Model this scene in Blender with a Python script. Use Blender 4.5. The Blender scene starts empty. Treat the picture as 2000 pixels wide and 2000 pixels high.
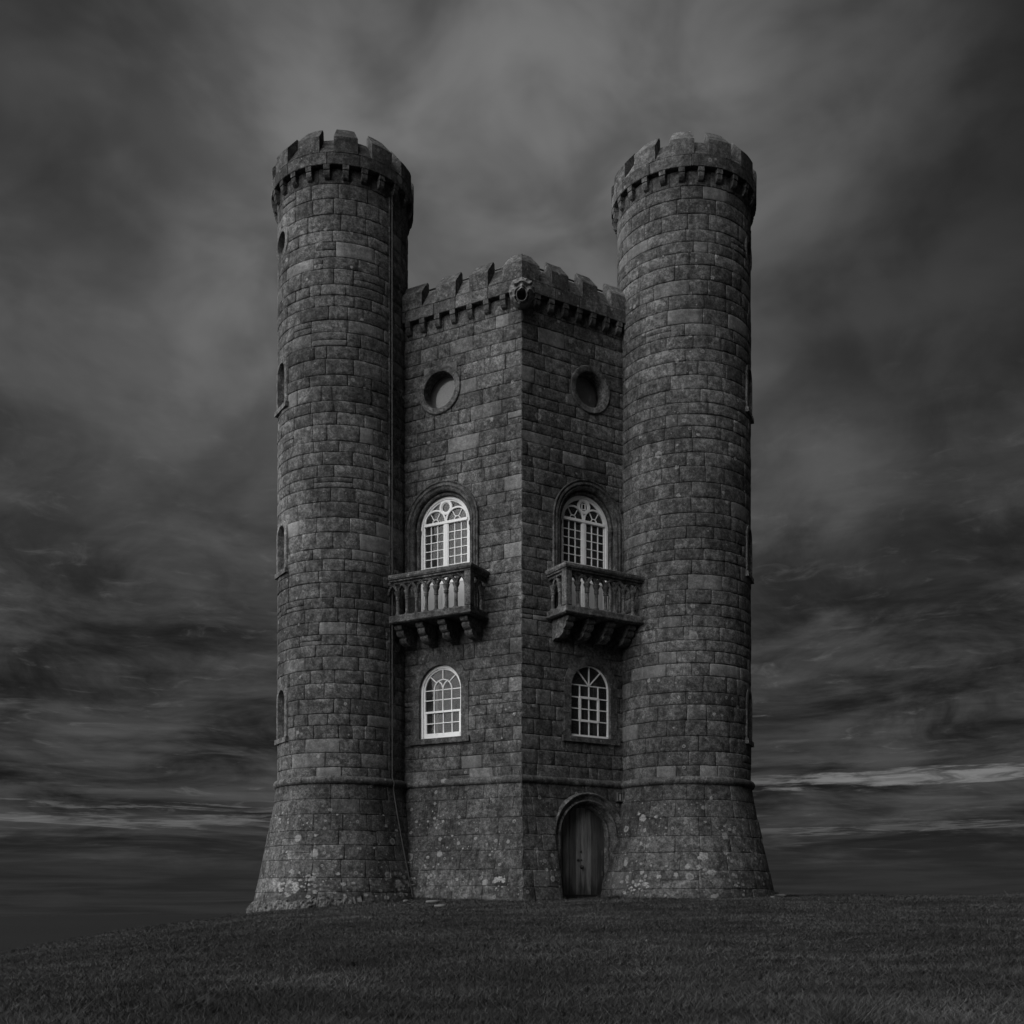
import bpy, bmesh, math, random
import numpy as np
from mathutils import Vector, Matrix, noise as mnoise

# ------------------------------------------------------------------ camera, sky, sun, exposure
random.seed(11); rng = np.random.default_rng(11)
scene = bpy.context.scene
COL = scene.collection
R = math.radians

cam_d = bpy.data.cameras.new('camera'); cam = bpy.data.objects.new('camera', cam_d); COL.objects.link(cam)
CAM = Vector((-0.235, -27.0, 0.0))
cam.location = CAM; cam.rotation_euler = (R(90), 0, 0)
cam_d.sensor_width = 36; cam_d.lens = 39.276; cam_d.shift_y = 0.381
cam_d.clip_start = 0.1; cam_d.clip_end = 30000
scene.camera = cam
cy = scene.cycles
cy.max_bounces = 4; cy.diffuse_bounces = 2; cy.glossy_bounces = 2; cy.transparent_max_bounces = 8; cy.use_denoising = True

SUN_AZ = R(-66)      # measured from the camera side of the tower, negative = left
SUN_EL = R(38)
sun_vec = Vector((math.sin(SUN_AZ) * math.cos(SUN_EL), -math.cos(SUN_AZ) * math.cos(SUN_EL), math.sin(SUN_EL)))
sun_d = bpy.data.lights.new('sun', 'SUN'); sun_d.energy = 1.5; sun_d.angle = R(90); sun_d.color = (1, 1, 1)
sun = bpy.data.objects.new('sun', sun_d); COL.objects.link(sun)
sun.rotation_euler = sun_vec.to_track_quat('Z', 'Y').to_euler()

vs = scene.view_settings
vs.view_transform = 'Standard'; vs.look = 'None'; vs.exposure = 1.55; vs.gamma = 1.0; vs.use_curve_mapping = False


class NT:
    """tiny helper to write node graphs"""
    def __init__(s, tree):
        s.t = tree; s.t.nodes.clear()

    def n(s, typ, **kw):
        nd = s.t.nodes.new(typ)
        for k, v in kw.items():
            setattr(nd, k, v)
        return nd

    def put(s, sock, val):
        if isinstance(val, bpy.types.NodeSocket):
            s.t.links.new(val, sock)
        elif val is not None:
            sock.default_value = val

    def m(s, op, a, b=None, c=None, clamp=False):
        nd = s.n('ShaderNodeMath', operation=op, use_clamp=clamp)
        for i, v in enumerate((a, b, c)):
            if v is not None:
                s.put(nd.inputs[i], v)
        return nd.outputs[0]

    def ramp(s, x, a, b, lo=0.0, hi=1.0, smooth=True):
        nd = s.n('ShaderNodeMapRange', interpolation_type='SMOOTHSTEP' if smooth else 'LINEAR')
        s.put(nd.inputs['Value'], x)
        for k, v in (('From Min', a), ('From Max', b), ('To Min', lo), ('To Max', hi)):
            s.put(nd.inputs[k], v)
        return nd.outputs[0]

    def noise(s, vec, scale, detail=4, rough=0.55, dist=0.0):
        nd = s.n('ShaderNodeTexNoise')
        s.put(nd.inputs['Vector'], vec); nd.inputs['Scale'].default_value = scale
        nd.inputs['Detail'].default_value = detail; nd.inputs['Roughness'].default_value = rough
        nd.inputs['Distortion'].default_value = dist
        return nd.outputs['Fac']

    def mapv(s, vec, scale=(1, 1, 1), loc=(0, 0, 0)):
        nd = s.n('ShaderNodeMapping')
        s.put(nd.inputs['Vector'], vec); nd.inputs['Scale'].default_value = scale
        nd.inputs['Location'].default_value = loc
        return nd.outputs[0]

    def comb(s, x, y, z):
        nd = s.n('ShaderNodeCombineXYZ')
        for i, v in enumerate((x, y, z)):
            s.put(nd.inputs[i], v)
        return nd.outputs[0]

    def mix(s, f, a, b):
        nd = s.n('ShaderNodeMix', data_type='FLOAT')
        s.put(nd.inputs[0], f); s.put(nd.inputs[2], a); s.put(nd.inputs[3], b)
        return nd.outputs[0]


def build_world():
    w = bpy.data.worlds.new('World'); scene.world = w; w.use_nodes = True
    w.cycles.sampling_method = 'MANUAL'; w.cycles.sample_map_resolution = 128
    g = NT(w.node_tree)
    out = g.n('ShaderNodeOutputWorld'); bg = g.n('ShaderNodeBackground'); bg.inputs['Strength'].default_value = 1.0
    g.t.links.new(bg.outputs[0], out.inputs[0])
    d = g.n('ShaderNodeTexCoord').outputs['Generated']
    sp = g.n('ShaderNodeSeparateXYZ'); g.put(sp.inputs[0], d)
    x, y, z = sp.outputs
    hyp = g.m('SQRT', g.m('ADD', g.m('MULTIPLY', x, x), g.m('MULTIPLY', y, y)))
    el = g.m('MULTIPLY', g.m('ARCTAN2', z, hyp), 57.2958)          # degrees
    az = g.m('MULTIPLY', g.m('ARCTAN2', x, y), 57.2958)            # 0 = behind the tower
    # clear sky above the cloud, turned grey like the photograph
    sky = g.n('ShaderNodeTexSky'); sky.sky_type = 'NISHITA'; sky.sun_disc = False
    sky.sun_elevation = SUN_EL; sky.sun_rotation = math.pi - SUN_AZ
    bw = g.n('ShaderNodeRGBToBW'); g.t.links.new(sky.outputs[0], bw.inputs[0])
    clear = g.m('MINIMUM', g.m('MULTIPLY', bw.outputs[0], 0.08), 0.30)
    # high soft cloud, on a flat layer overhead
    inv = g.m('DIVIDE', 1.0, g.m('ADD', g.m('MAXIMUM', z, 0.0), 0.16))
    pl = g.comb(g.m('MULTIPLY', x, inv), g.m('MULTIPLY', y, inv), 0.0)
    soft = g.noise(g.mapv(d, (1.0, 1.0, 1.25), (8.1, 2.6, 0)), 4.2, 3.5, 0.5, 0.25)
    softb = g.noise(g.mapv(d, (1.0, 1.0, 1.5), (7.7, 4.1, 0)), 9.5, 4.0, 0.5, 0.35)
    # veiled brightness high behind the tower
    dv = Vector((-0.03, math.cos(R(28)), math.sin(R(28)))).normalized()
    dp = g.n('ShaderNodeVectorMath', operation='DOT_PRODUCT'); g.put(dp.inputs[0], d); dp.inputs[1].default_value = dv
    lobe = g.m('POWER', g.m('MAXIMUM', dp.outputs['Value'], 0.0), 20.0)
    hi = g.m('ADD', g.m('MULTIPLY', g.ramp(soft, 0.28, 0.72), 0.017), 0.0058)
    hi = g.m('ADD', hi, g.m('MULTIPLY', lobe, g.ramp(soft, 0.25, 0.72, 0.034, 0.078)))
    hi = g.m('MULTIPLY', hi, g.ramp(softb, 0.3, 0.7, 0.66, 1.26))
    # low streaky layers
    elw = g.m('MULTIPLY', g.m('LOGARITHM', g.m('ADD', g.m('MAXIMUM', el, -2.0), 3.2), 2.71828), 3.0)
    sv = g.comb(g.m('MULTIPLY', az, 0.075), elw, 0.0)
    st1 = g.noise(g.mapv(sv, (1, 1, 1), (2.3, 9.1, 0)), 1.7, 8.0, 0.6, 0.6)
    st2 = g.noise(g.mapv(sv, (0.8, 2.1, 1), (5.6, 3.2, 0)), 2.6, 8.0, 0.62, 0.35)
    st3 = g.noise(g.mapv(sv, (1.0, 1.5, 1), (0.6, 13.2, 0)), 5.0, 7.0, 0.62, 0.9)
    lo = g.m('ADD', g.m('MULTIPLY', g.ramp(st1, 0.32, 0.68), 0.026), 0.0066)
    lo = g.m('MULTIPLY', lo, g.ramp(st2, 0.25, 0.75, 0.7, 1.3))
    lo = g.m('ADD', lo, g.m('MULTIPLY', g.m('POWER', g.ramp(st3, 0.48, 0.78), 2.0), 0.026))
    lum = g.mix(g.ramp(el, 10.0, 29.0), lo, hi)
    # rifts of clear sky low over the horizon
    wob = g.m('MULTIPLY', g.m('SUBTRACT', st2, 0.5), 1.9)
    def band(e0, half, az0, az1, amt):
        dd = g.m('ABSOLUTE', g.m('SUBTRACT', g.m('ADD', el, wob), e0))
        b = g.ramp(dd, half * 0.35, half, 1.0, 0.0)
        b = g.m('MULTIPLY', b, g.ramp(az, az0, az1))
        return g.m('MULTIPLY', g.m('MULTIPLY', b, g.ramp(st3, 0.34, 0.6, 0.12, 1.0)), amt)
    rift = g.m('ADD', band(6.0, 0.36, 8.0, 17.0, 1.0), band(3.95, 0.3, -9.0, -13.0, 0.5))
    rift = g.m('ADD', rift, band(4.6, 0.14, -9.0, -12.0, 0.34))
    rift = g.m('ADD', rift, band(3.55, 0.16, 9.0, 12.0, 0.3))
    rift = g.m('MINIMUM', g.m('ADD', rift, g.m('MULTIPLY', g.m('POWER', g.ramp(st3, 0.56, 0.82), 2.0), g.ramp(el, 16.0, 6.0, 0.0, 0.22))), 1.0)
    rift = g.m('MULTIPLY', rift, g.ramp(el, 2.4, 3.4))
    lum = g.mix(rift, lum, g.m('MULTIPLY', clear, 0.34))
    # dark bank lying on the horizon
    bank = g.ramp(g.m('ADD', el, g.m('MULTIPLY', g.m('SUBTRACT', st1, 0.5), 2.6)), 3.4, 1.6)
    lum = g.mix(bank, lum, g.m('MULTIPLY', 0.0135, g.ramp(g.m('ADD', g.m('MULTIPLY', st1, 0.6), g.m('MULTIPLY', st2, 0.4)), 0.36, 0.64, 0.78, 1.3)))
    g.put(bg.inputs['Color'], g.m('MULTIPLY', lum, 0.62))


build_world()

# ------------------------------------------------------------------ materials (all grey: the photograph is black and white)
MATS = {}


def surface(name):
    m = bpy.data.materials.new(name); m.use_nodes = True
    g = NT(m.node_tree)
    out = g.n('ShaderNodeOutputMaterial'); bs = g.n('ShaderNodeBsdfPrincipled')
    g.t.links.new(bs.outputs[0], out.inputs[0])
    MATS[name] = m
    return m, g, bs


def pos(g):
    return g.n('ShaderNodeNewGeometry').outputs['Position']


def bump(g, bs, h, strength, dist):
    b = g.n('ShaderNodeBump'); b.inputs['Strength'].default_value = strength; b.inputs['Distance'].default_value = dist
    g.put(b.inputs['Height'], h); g.t.links.new(b.outputs[0], bs.inputs['Normal'])


def stone_material(name, base=0.12, use_tone=True, lichen=1.0, rough_bump=1.0):
    m, g, bs = surface(name)
    p = pos(g)
    spz = g.n('ShaderNodeSeparateXYZ'); g.put(spz.inputs[0], p); z = spz.outputs[2]
    if use_tone:
        at = g.n('ShaderNodeAttribute', attribute_name='tone')
        sc = g.n('ShaderNodeSeparateColor'); g.t.links.new(at.outputs['Color'], sc.inputs[0])
        tone, new = sc.outputs[0], sc.outputs[1]
    else:
        tone, new = base, 0.0
    big = g.noise(p, 0.42, 5, 0.6, 0.4)
    streak = g.noise(g.mapv(p, (2.2, 2.2, 0.35)), 1.3, 5, 0.6, 0.2)
    mid = g.noise(p, 5.5, 6, 0.62, 0.3)
    fine = g.noise(p, 38, 6, 0.7)
    grain = g.noise(p, 15, 4, 0.65, 0.5)
    v = g.m('MULTIPLY', tone, g.ramp(big, 0.32, 0.68, 0.66, 1.22))
    v = g.m('MULTIPLY', v, g.ramp(streak, 0.3, 0.7, 0.78, 1.16))
    keep = g.m('SUBTRACT', 1.0, g.m('MULTIPLY', new, 0.7))
    v = g.m('MULTIPLY', v, g.mix(keep, 1.0, g.ramp(mid, 0.32, 0.7, 0.55, 1.42)))
    v = g.m('MULTIPLY', v, g.mix(keep, 1.0, g.ramp(fine, 0.3, 0.72, 0.52, 1.46)))
    v = g.m('MULTIPLY', v, g.mix(keep, 1.0, g.ramp(grain, 0.33, 0.67, 0.58, 1.42)))
    # lichen: round pale crusts, some only rings, thickest low down
    low = g.ramp(z, 0.0, 3.4, 1.0, 0.0)
    patch = g.noise(p, 0.75, 3, 0.5)
    wob = g.noise(p, 14, 3, 0.6)
    total = None
    for scale, rmin, rmax, amt in ((2.6, 0.02, 0.34, 1.0), (6.5, 0.02, 0.36, 0.8), (13.0, 0.03, 0.34, 0.6)):
        vo = g.n('ShaderNodeTexVoronoi', voronoi_dimensions='3D', feature='F1')
        g.put(vo.inputs['Vector'], p); vo.inputs['Scale'].default_value = scale; vo.inputs['Randomness'].default_value = 1.0
        csep = g.n('ShaderNodeSeparateColor'); g.t.links.new(vo.outputs['Color'], csep.inputs[0])
        dist = g.m('ADD', vo.outputs['Distance'], g.m('MULTIPLY', g.m('SUBTRACT', wob, 0.5), 0.22))
        # only some cells carry a crust
        thr = g.m('SUBTRACT', 0.945 if scale < 5 else 0.90, g.m('MULTIPLY', low, 0.36))
        thr = g.m('SUBTRACT', thr, g.m('MULTIPLY', g.ramp(patch, 0.52, 0.66), 0.16))
        has = g.m('GREATER_THAN', csep.outputs[0], thr)
        rad = g.m('ADD', rmin, g.m('MULTIPLY', csep.outputs[1], rmax))
        disc = g.ramp(dist, g.m('MULTIPLY', rad, 0.86), rad, 1.0, 0.0)
        hole = g.ramp(dist, g.m('MULTIPLY', rad, 0.5), g.m('MULTIPLY', rad, 0.66), 0.3, 1.0)
        ring = g.m('GREATER_THAN', csep.outputs[2], 0.45)
        disc = g.m('MULTIPLY', disc, g.mix(ring, 1.0, hole))
        disc = g.m('MULTIPLY', g.m('MULTIPLY', disc, has), amt * lichen)
        total = disc if total is None else g.m('MAXIMUM', total, disc)
    total = g.m('MULTIPLY', total, g.ramp(fine, 0.25, 0.6, 0.45, 1.0))
    lich = g.m('ADD', 0.25, g.m('MULTIPLY', g.m('SUBTRACT', fine, 0.5), 0.14))
    v = g.mix(total, v, lich)
    v = g.m('MAXIMUM', v, 0.012)
    g.put(bs.inputs['Base Color'], v)
    g.put(bs.inputs['Roughness'], 0.95)
    bs.inputs['Specular IOR Level'].default_value = 0.15
    pit = g.n('ShaderNodeTexVoronoi'); g.put(pit.inputs['Vector'], p); pit.inputs['Scale'].default_value = 24
    ph = g.m('MULTIPLY', g.ramp(pit.outputs['Distance'], 0.0, 0.22), g.mix(keep, 0.2, 0.35))
    h = g.m('ADD', g.m('MULTIPLY', g.m('ADD', g.m('ADD', g.m('MULTIPLY', mid, 0.7), g.m('MULTIPLY', grain, 0.6)), g.m('MULTIPLY', fine, 0.75)), g.mix(keep, 0.35, 1.0)), ph)
    bump(g, bs, h, 0.75 * rough_bump, 0.028)
    return m


stone_material('weathered_stone')
stone_material('dressed_stone', 0.125, False, 0.35, 0.55)
stone_material('dark_stone', 0.115, False, 0.25, 0.6)
stone_material('footing_stone', 0.115, False, 0.5, 1.1)


def mortar_material():
    m, g, bs = surface('mortar'); p = pos(g)
    n = g.noise(p, 12, 5, 0.65)
    g.put(bs.inputs['Base Color'], g.ramp(n, 0.3, 0.7, 0.045, 0.09)); g.put(bs.inputs['Roughness'], 1.0)
    bump(g, bs, n, 0.6, 0.02)


def paint_material(name, v, rough=0.45):
    m, g, bs = surface(name); p = pos(g)
    n = g.noise(p, 9, 5, 0.6); f = g.noise(p, 60, 3, 0.6)
    c = g.m('MULTIPLY', g.ramp(n, 0.25, 0.5, v * 0.82, v), g.ramp(f, 0.3, 0.6, 0.93, 1.02))
    g.put(bs.inputs['Base Color'], g.m('MINIMUM', c, 0.95)); g.put(bs.inputs['Roughness'], rough)
    bump(g, bs, f, 0.1, 0.004)


def wood_material():
    m, g, bs = surface('door_wood'); p = pos(g)
    at = g.n('ShaderNodeAttribute', attribute_name='tone'); sc = g.n('ShaderNodeSeparateColor')
    g.t.links.new(at.outputs['Color'], sc.inputs[0])
    spz = g.n('ShaderNodeSeparateXYZ'); g.put(spz.inputs[0], p)
    gr = g.noise(g.mapv(p, (1, 1, 0.045)), 46, 6, 0.65, 0.3)
    st = g.noise(g.mapv(p, (1, 1, 0.16)), 7, 4, 0.6)
    wet = g.ramp(g.m('ADD', spz.outputs[2], g.m('MULTIPLY', g.m('SUBTRACT', st, 0.5), 1.3)), 0.1, 0.75, 0.35, 1.0)
    c = g.m('MULTIPLY', sc.outputs[0], g.ramp(gr, 0.3, 0.7, 0.6, 1.35))
    c = g.m('MULTIPLY', c, g.ramp(st, 0.3, 0.7, 0.6, 1.25))
    g.put(bs.inputs['Base Color'], g.m('MULTIPLY', c, wet)); g.put(bs.inputs['Roughness'], 0.75)
    bump(g, bs, gr, 0.5, 0.006)


def metal_material(name, v, rough):
    m, g, bs = surface(name); p = pos(g)
    n = g.noise(p, 25, 5, 0.65)
    g.put(bs.inputs['Base Color'], g.ramp(n, 0.3, 0.7, v * 0.7, v * 1.3)); g.put(bs.inputs['Roughness'], rough)
    bump(g, bs, n, 0.2, 0.004)


def glass_material():
    m = bpy.data.materials.new('window_glass'); m.use_nodes = True; MATS['window_glass'] = m
    g = NT(m.node_tree)
    out = g.n('ShaderNodeOutputMaterial')
    p = pos(g)
    tr = g.n('ShaderNodeBsdfTransparent'); tr.inputs[0].default_value = (0.8, 0.8, 0.8, 1)
    gl = g.n('ShaderNodeBsdfGlossy'); gl.inputs['Roughness'].default_value = 0.03; gl.inputs[0].default_value = (0.95, 0.95, 0.95, 1)
    df = g.n('ShaderNodeBsdfDiffuse'); df.inputs[0].default_value = (0.45, 0.45, 0.45, 1)   # dust film
    b = g.n('ShaderNodeBump'); b.inputs['Strength'].default_value = 0.05; b.inputs['Distance'].default_value = 0.02
    g.put(b.inputs['Height'], g.noise(p, 5, 2, 0.5)); g.t.links.new(b.outputs[0], gl.inputs['Normal'])
    fr = g.n('ShaderNodeFresnel'); fr.inputs['IOR'].default_value = 1.28
    mx = g.n('ShaderNodeMixShader'); g.t.links.new(fr.outputs[0], mx.inputs[0])
    g.t.links.new(tr.outputs[0], mx.inputs[1]); g.t.links.new(gl.outputs[0], mx.inputs[2])
    m2 = g.n('ShaderNodeMixShader'); g.put(m2.inputs[0], g.ramp(g.noise(p, 2.2, 3, 0.6), 0.3, 0.7, 0.025, 0.07))
    g.t.links.new(mx.outputs[0], m2.inputs[1]); g.t.links.new(df.outputs[0], m2.inputs[2])
    g.t.links.new(m2.outputs[0], out.inputs[0])


def grass_materials():
    m, g, bs = surface('grass_blade')
    at = g.n('ShaderNodeAttribute', attribute_name='tone'); sc = g.n('ShaderNodeSeparateColor')
    g.t.links.new(at.outputs['Color'], sc.inputs[0])
    g.put(bs.inputs['Base Color'], sc.outputs[0]); g.put(bs.inputs['Roughness'], 0.8)
    bs.inputs['Specular IOR Level'].default_value = 0.2
    m, g, bs = surface('turf'); p = pos(g)
    a = g.noise(p, 0.35, 5, 0.6); b = g.noise(g.mapv(p, (1, 2.2, 1)), 2.4, 6, 0.65); c = g.noise(p, 30, 4, 0.7)
    v = g.m('MULTIPLY', g.ramp(a, 0.3, 0.7, 0.013, 0.022), g.ramp(b, 0.3, 0.7, 0.6, 1.4))
    v = g.m('MULTIPLY', v, g.ramp(c, 0.3, 0.7, 0.6, 1.4))
    g.put(bs.inputs['Base Color'], v); g.put(bs.inputs['Roughness'], 1.0); bs.inputs['Specular IOR Level'].default_value = 0.05
    bump(g, bs, g.m('ADD', b, g.m('MULTIPLY', c, 0.5)), 0.6, 0.05)


def lichen_material():
    m, g, bs = surface('lichen_crust'); p = pos(g)
    a = g.noise(p, 22, 5, 0.7); b_ = g.noise(p, 70, 4, 0.7)
    v = g.m('MULTIPLY', g.ramp(a, 0.35, 0.62, 0.13, 0.33), g.ramp(b_, 0.3, 0.7, 0.65, 1.25))
    g.put(bs.inputs['Base Color'], v); g.put(bs.inputs['Roughness'], 1.0); bs.inputs['Specular IOR Level'].default_value = 0.1
    bump(g, bs, g.m('ADD', a, b_), 0.7, 0.012)


lichen_material()
mortar_material()
paint_material('white_paint', 0.93); paint_material('grey_panel_paint', 0.5); paint_material('plaster', 0.30, 0.9); paint_material('grey_blind', 0.2, 0.9); paint_material('brightened_blind', 0.6, 0.9)
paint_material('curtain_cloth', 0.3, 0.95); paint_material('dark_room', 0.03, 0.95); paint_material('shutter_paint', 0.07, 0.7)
paint_material('pale_rock', 0.11, 1.0); paint_material('lamp_pane', 0.35, 0.3)
wood_material(); metal_material('dark_iron', 0.03, 0.5); metal_material('dull_lead', 0.11, 0.6); glass_material(); grass_materials()

# ------------------------------------------------------------------ mesh helpers


def tag(o, label=None, cat=None, group=None, kind=None):
    for k, v in (('label', label), ('category', cat), ('group', group), ('kind', kind)):
        if v:
            o[k] = v
    return o


def mk(name, verts, faces, mat, parent=None, smooth=False, tone=None):
    me = bpy.data.meshes.new(name); me.from_pydata([tuple(v) for v in verts], [], faces)
    me.materials.append(MATS[mat])
    if smooth:
        me.shade_smooth()
    if tone is not None:
        at = me.color_attributes.new('tone', 'FLOAT_COLOR', 'POINT')
        arr = np.tile(np.array(tone + (1.0,), dtype=np.float32), len(verts)) if len(tone) == 3 else tone
        at.data.foreach_set('color', arr)
    o = bpy.data.objects.new(name, me); COL.objects.link(o)
    if parent:
        o.parent = parent
    return o


def empty(name, loc=(0, 0, 0), parent=None):
    o = bpy.data.objects.new(name, None); COL.objects.link(o); o.location = loc; o.empty_display_size = 0.3
    if parent:
        o.parent = parent
    return o


class MB:
    """collects pieces of one part"""
    def __init__(s):
        s.v = []; s.f = []

    def add(s, v, f):
        k = len(s.v); s.v += [Vector(q) for q in v]; s.f += [tuple(i + k for i in q) for q in f]; return s

    def hexa(s, c):      # 8 corners: bottom 4 (ccw), top 4
        return s.add(c, [(0, 3, 2, 1), (4, 5, 6, 7), (0, 1, 5, 4), (1, 2, 6, 5), (2, 3, 7, 6), (3, 0, 4, 7)])

    def box(s, F, s0, s1, n0, n1, z0, z1):
        return s.hexa([F(s0, n0, z0), F(s1, n0, z0), F(s1, n1, z0), F(s0, n1, z0), F(s0, n0, z1), F(s1, n0, z1), F(s1, n1, z1), F(s0, n1, z1)])

    def bar(s, F, a, b, w, n0, n1):      # a straight bar in the plane of frame F between (s,z) a and b
        dx, dz = b[0] - a[0], b[1] - a[1]; L = math.hypot(dx, dz) or 1; px, pz = -dz / L * w / 2, dx / L * w / 2
        q = [(a[0] + px, a[1] + pz), (a[0] - px, a[1] - pz), (b[0] - px, b[1] - pz), (b[0] + px, b[1] + pz)]
        return s.hexa([F(u, n0, z) for u, z in q] + [F(u, n1, z) for u, z in q])

    def sweep(s, F, path, prof, closed=False, caps=True):
        """path: list of ((s,z),(outward normal)); prof: closed polygon of (offset along normal, n)"""
        k = len(s.v); m = len(prof)
        for (u, z), (ou, oz) in path:
            for dr, n in prof:
                s.v.append(F(u + ou * dr, n, z + oz * dr))
        P = len(path); rngp = range(P) if closed else range(P - 1)
        for i in rngp:
            j = (i + 1) % P
            for a in range(m):
                b = (a + 1) % m
                s.f.append((k + i * m + a, k + i * m + b, k + j * m + b, k + j * m + a))
        if caps and not closed:
            s.f.append(tuple(k + a for a in range(m))[::-1]); s.f.append(tuple(k + (P - 1) * m + a for a in range(m)))
        return s

    def lathe(s, F, u, n, prof, seg=12):
        k = len(s.v)
        for r, z in prof:
            for i in range(seg):
                a = 2 * math.pi * i / seg
                s.v.append(F(u + r * math.cos(a), n + r * math.sin(a), z))
        for j in range(len(prof) - 1):
            for i in range(seg):
                b = (i + 1) % seg
                s.f.append((k + j * seg + i, k + j * seg + b, k + (j + 1) * seg + b, k + (j + 1) * seg + i))
        s.f.append(tuple(k + i for i in range(seg))[::-1]); s.f.append(tuple(k + (len(prof) - 1) * seg + i for i in range(seg)))
        return s

    def tube(s, pts, r, seg=8):
        k = len(s.v); pts = [Vector(p) for p in pts]
        for i, p in enumerate(pts):
            t = (pts[min(i + 1, len(pts) - 1)] - pts[max(i - 1, 0)]).normalized()
            a = t.orthogonal().normalized() if abs(t.z) < 0.9 else Vector((1, 0, 0)); b = t.cross(a).normalized(); a = b.cross(t)
            for q in range(seg):
                an = 2 * math.pi * q / seg
                s.v.append(p + (a * math.cos(an) + b * math.sin(an)) * r)
        for i in range(len(pts) - 1):
            for q in range(seg):
                w = (q + 1) % seg
                s.f.append((k + i * seg + q, k + i * seg + w, k + (i + 1) * seg + w, k + (i + 1) * seg + q))
        s.f.append(tuple(k + q for q in range(seg))[::-1]); s.f.append(tuple(k + (len(pts) - 1) * seg + q for q in range(seg)))
        return s

    def build(s, name, mat, parent=None, smooth=False, tone=None, bevel=0):
        o = mk(name, s.v, s.f, mat, parent, smooth, None)
        bm = bmesh.new(); bm.from_mesh(o.data); bmesh.ops.recalc_face_normals(bm, faces=bm.faces)
        if bevel:
            bmesh.ops.bevel(bm, geom=[e for e in bm.edges if e.is_manifold and e.calc_face_angle(0) > 0.5], offset=bevel, segments=1, affect='EDGES', clamp_overlap=True)
        bm.to_mesh(o.data); bm.free()
        if smooth:
            o.data.shade_smooth()
            try:
                o.data.set_sharp_from_angle(angle=R(42))
            except Exception:
                pass
        if tone:
            at = o.data.color_attributes.new('tone', 'FLOAT_COLOR', 'POINT')
            at.data.foreach_set('color', np.tile(np.array(tone + (1.0,), dtype=np.float32), len(o.data.vertices)))
        return o


def frame(origin, d, n):
    o = Vector((origin[0], origin[1])); d = Vector(d).normalized(); n = Vector(n).normalized()
    def F(s, nn, z):
        return Vector((o.x + d.x * s + n.x * nn, o.y + d.y * s + n.y * nn, z))
    return F


def arch_path(cs, zs, zb, r, seg=28):
    """from the right foot, up, round and down; normals point away from the opening"""
    p = [((cs - r, zb), (-1, 0)), ((cs - r, zs), (-1, 0))]
    for i in range(1, seg):
        a = math.pi - math.pi * i / seg
        p.append(((cs + r * math.cos(a), zs + r * math.sin(a)), (math.cos(a), math.sin(a))))
    return p + [((cs + r, zs), (1, 0)), ((cs + r, zb), (1, 0))]


def circle_path(cs, cz, r, seg=40, a0=0.0, a1=2 * math.pi, closed=True):
    k = seg if closed else seg + 1
    return [((cs + r * math.cos(a0 + (a1 - a0) * i / seg), cz + r * math.sin(a0 + (a1 - a0) * i / seg)),
             (math.cos(a0 + (a1 - a0) * i / seg), math.sin(a0 + (a1 - a0) * i / seg))) for i in range(k)]


def arch_poly(cs, zs, zb, r, seg=24):
    return [q for q, _ in arch_path(cs, zs, zb, r, seg)]


def prism(F, poly, n0, n1):
    k = len(poly)
    v = [F(u, n0, z) for u, z in poly] + [F(u, n1, z) for u, z in poly]
    f = [tuple(range(k))[::-1], tuple(range(k, 2 * k))] + [(i, (i + 1) % k, k + (i + 1) % k, k + i) for i in range(k)]
    return v, f


def boolean_cut(o, cutters):
    for v, f in cutters:
        c = MB().add(v, f).build('cutter', 'mortar')
        md = o.modifiers.new('cut', 'BOOLEAN'); md.operation = 'DIFFERENCE'; md.object = c; md.solver = 'EXACT'
        bpy.context.view_layer.update()
        dg = bpy.context.evaluated_depsgraph_get()
        me = bpy.data.meshes.new_from_object(o.evaluated_get(dg))
        o.modifiers.clear(); old = o.data; o.data = me; me.name = old.name
        bpy.data.meshes.remove(old); bpy.data.objects.remove(c)


# ------------------------------------------------------------------ layout of the tower (metres, corner of the walls at x=0,y=0)
aL, aR = R(61.58), R(58.43)
FL = frame((0, 0), (-math.sin(aL), math.cos(aL)), (-math.cos(aL), -math.sin(aL)))
FR = frame((0, 0), (math.sin(aR), math.cos(aR)), (math.cos(aR), -math.sin(aR)))
BAT = 0.62
MIT = -0.577          # mitre: along-shift of the wall corner per metre of outward offset
Z_STR, Z_UND, Z_CRS, Z_FRT, Z_RDG, Z_SIL = 2.99, 14.74, 15.02, 15.42, 15.82, 15.54
T_UND = 17.98
TUR = {}
for key, c, r, flare in (('L', (-4.616, 2.02), 1.674, 0.58), ('R', (4.234, 2.139), 1.722, 0.63)):
    fr = (Vector((CAM.x, CAM.y)) - Vector(c)).normalized(); rt = Vector((-fr.y, fr.x))
    if rt.x < 0:
        rt = -rt
    TUR[key] = dict(c=Vector(c), r=r, fl=flare, fr=fr, rt=rt)


def tur_r(key, z):
    T = TUR[key]
    if z >= Z_STR - 0.06:
        return T['r'] + 0.0022 * max(0, 14 - z)*0.3
    t = (Z_STR - 0.06 - z) / (Z_STR - 0.06)
    return T['r'] + 0.03 + T['fl'] * t ** 1.12 if t > 0 else T['r'] + 0.03


def tur_p(key, phi, r, z):
    T = TUR[key]
    d = T['rt'] * math.sin(phi) + T['fr'] * math.cos(phi)
    return Vector((T['c'].x + d.x * r, T['c'].y + d.y * r, z))


def wall_n(z):
    if z >= Z_STR - 0.06:
        return 0.0
    return 0.02 + BAT * (Z_STR - 0.06 - z) / Z_STR


def tan_frame(key, phi):
    """frame tangent to a turret at phi: s runs to the right, n outward"""
    T = TUR[key]; d = T['rt'] * math.sin(phi) + T['fr'] * math.cos(phi); t = T['rt'] * math.cos(phi) - T['fr'] * math.sin(phi)
    return frame(T['c'] + d * T['r'], t, d)


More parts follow.
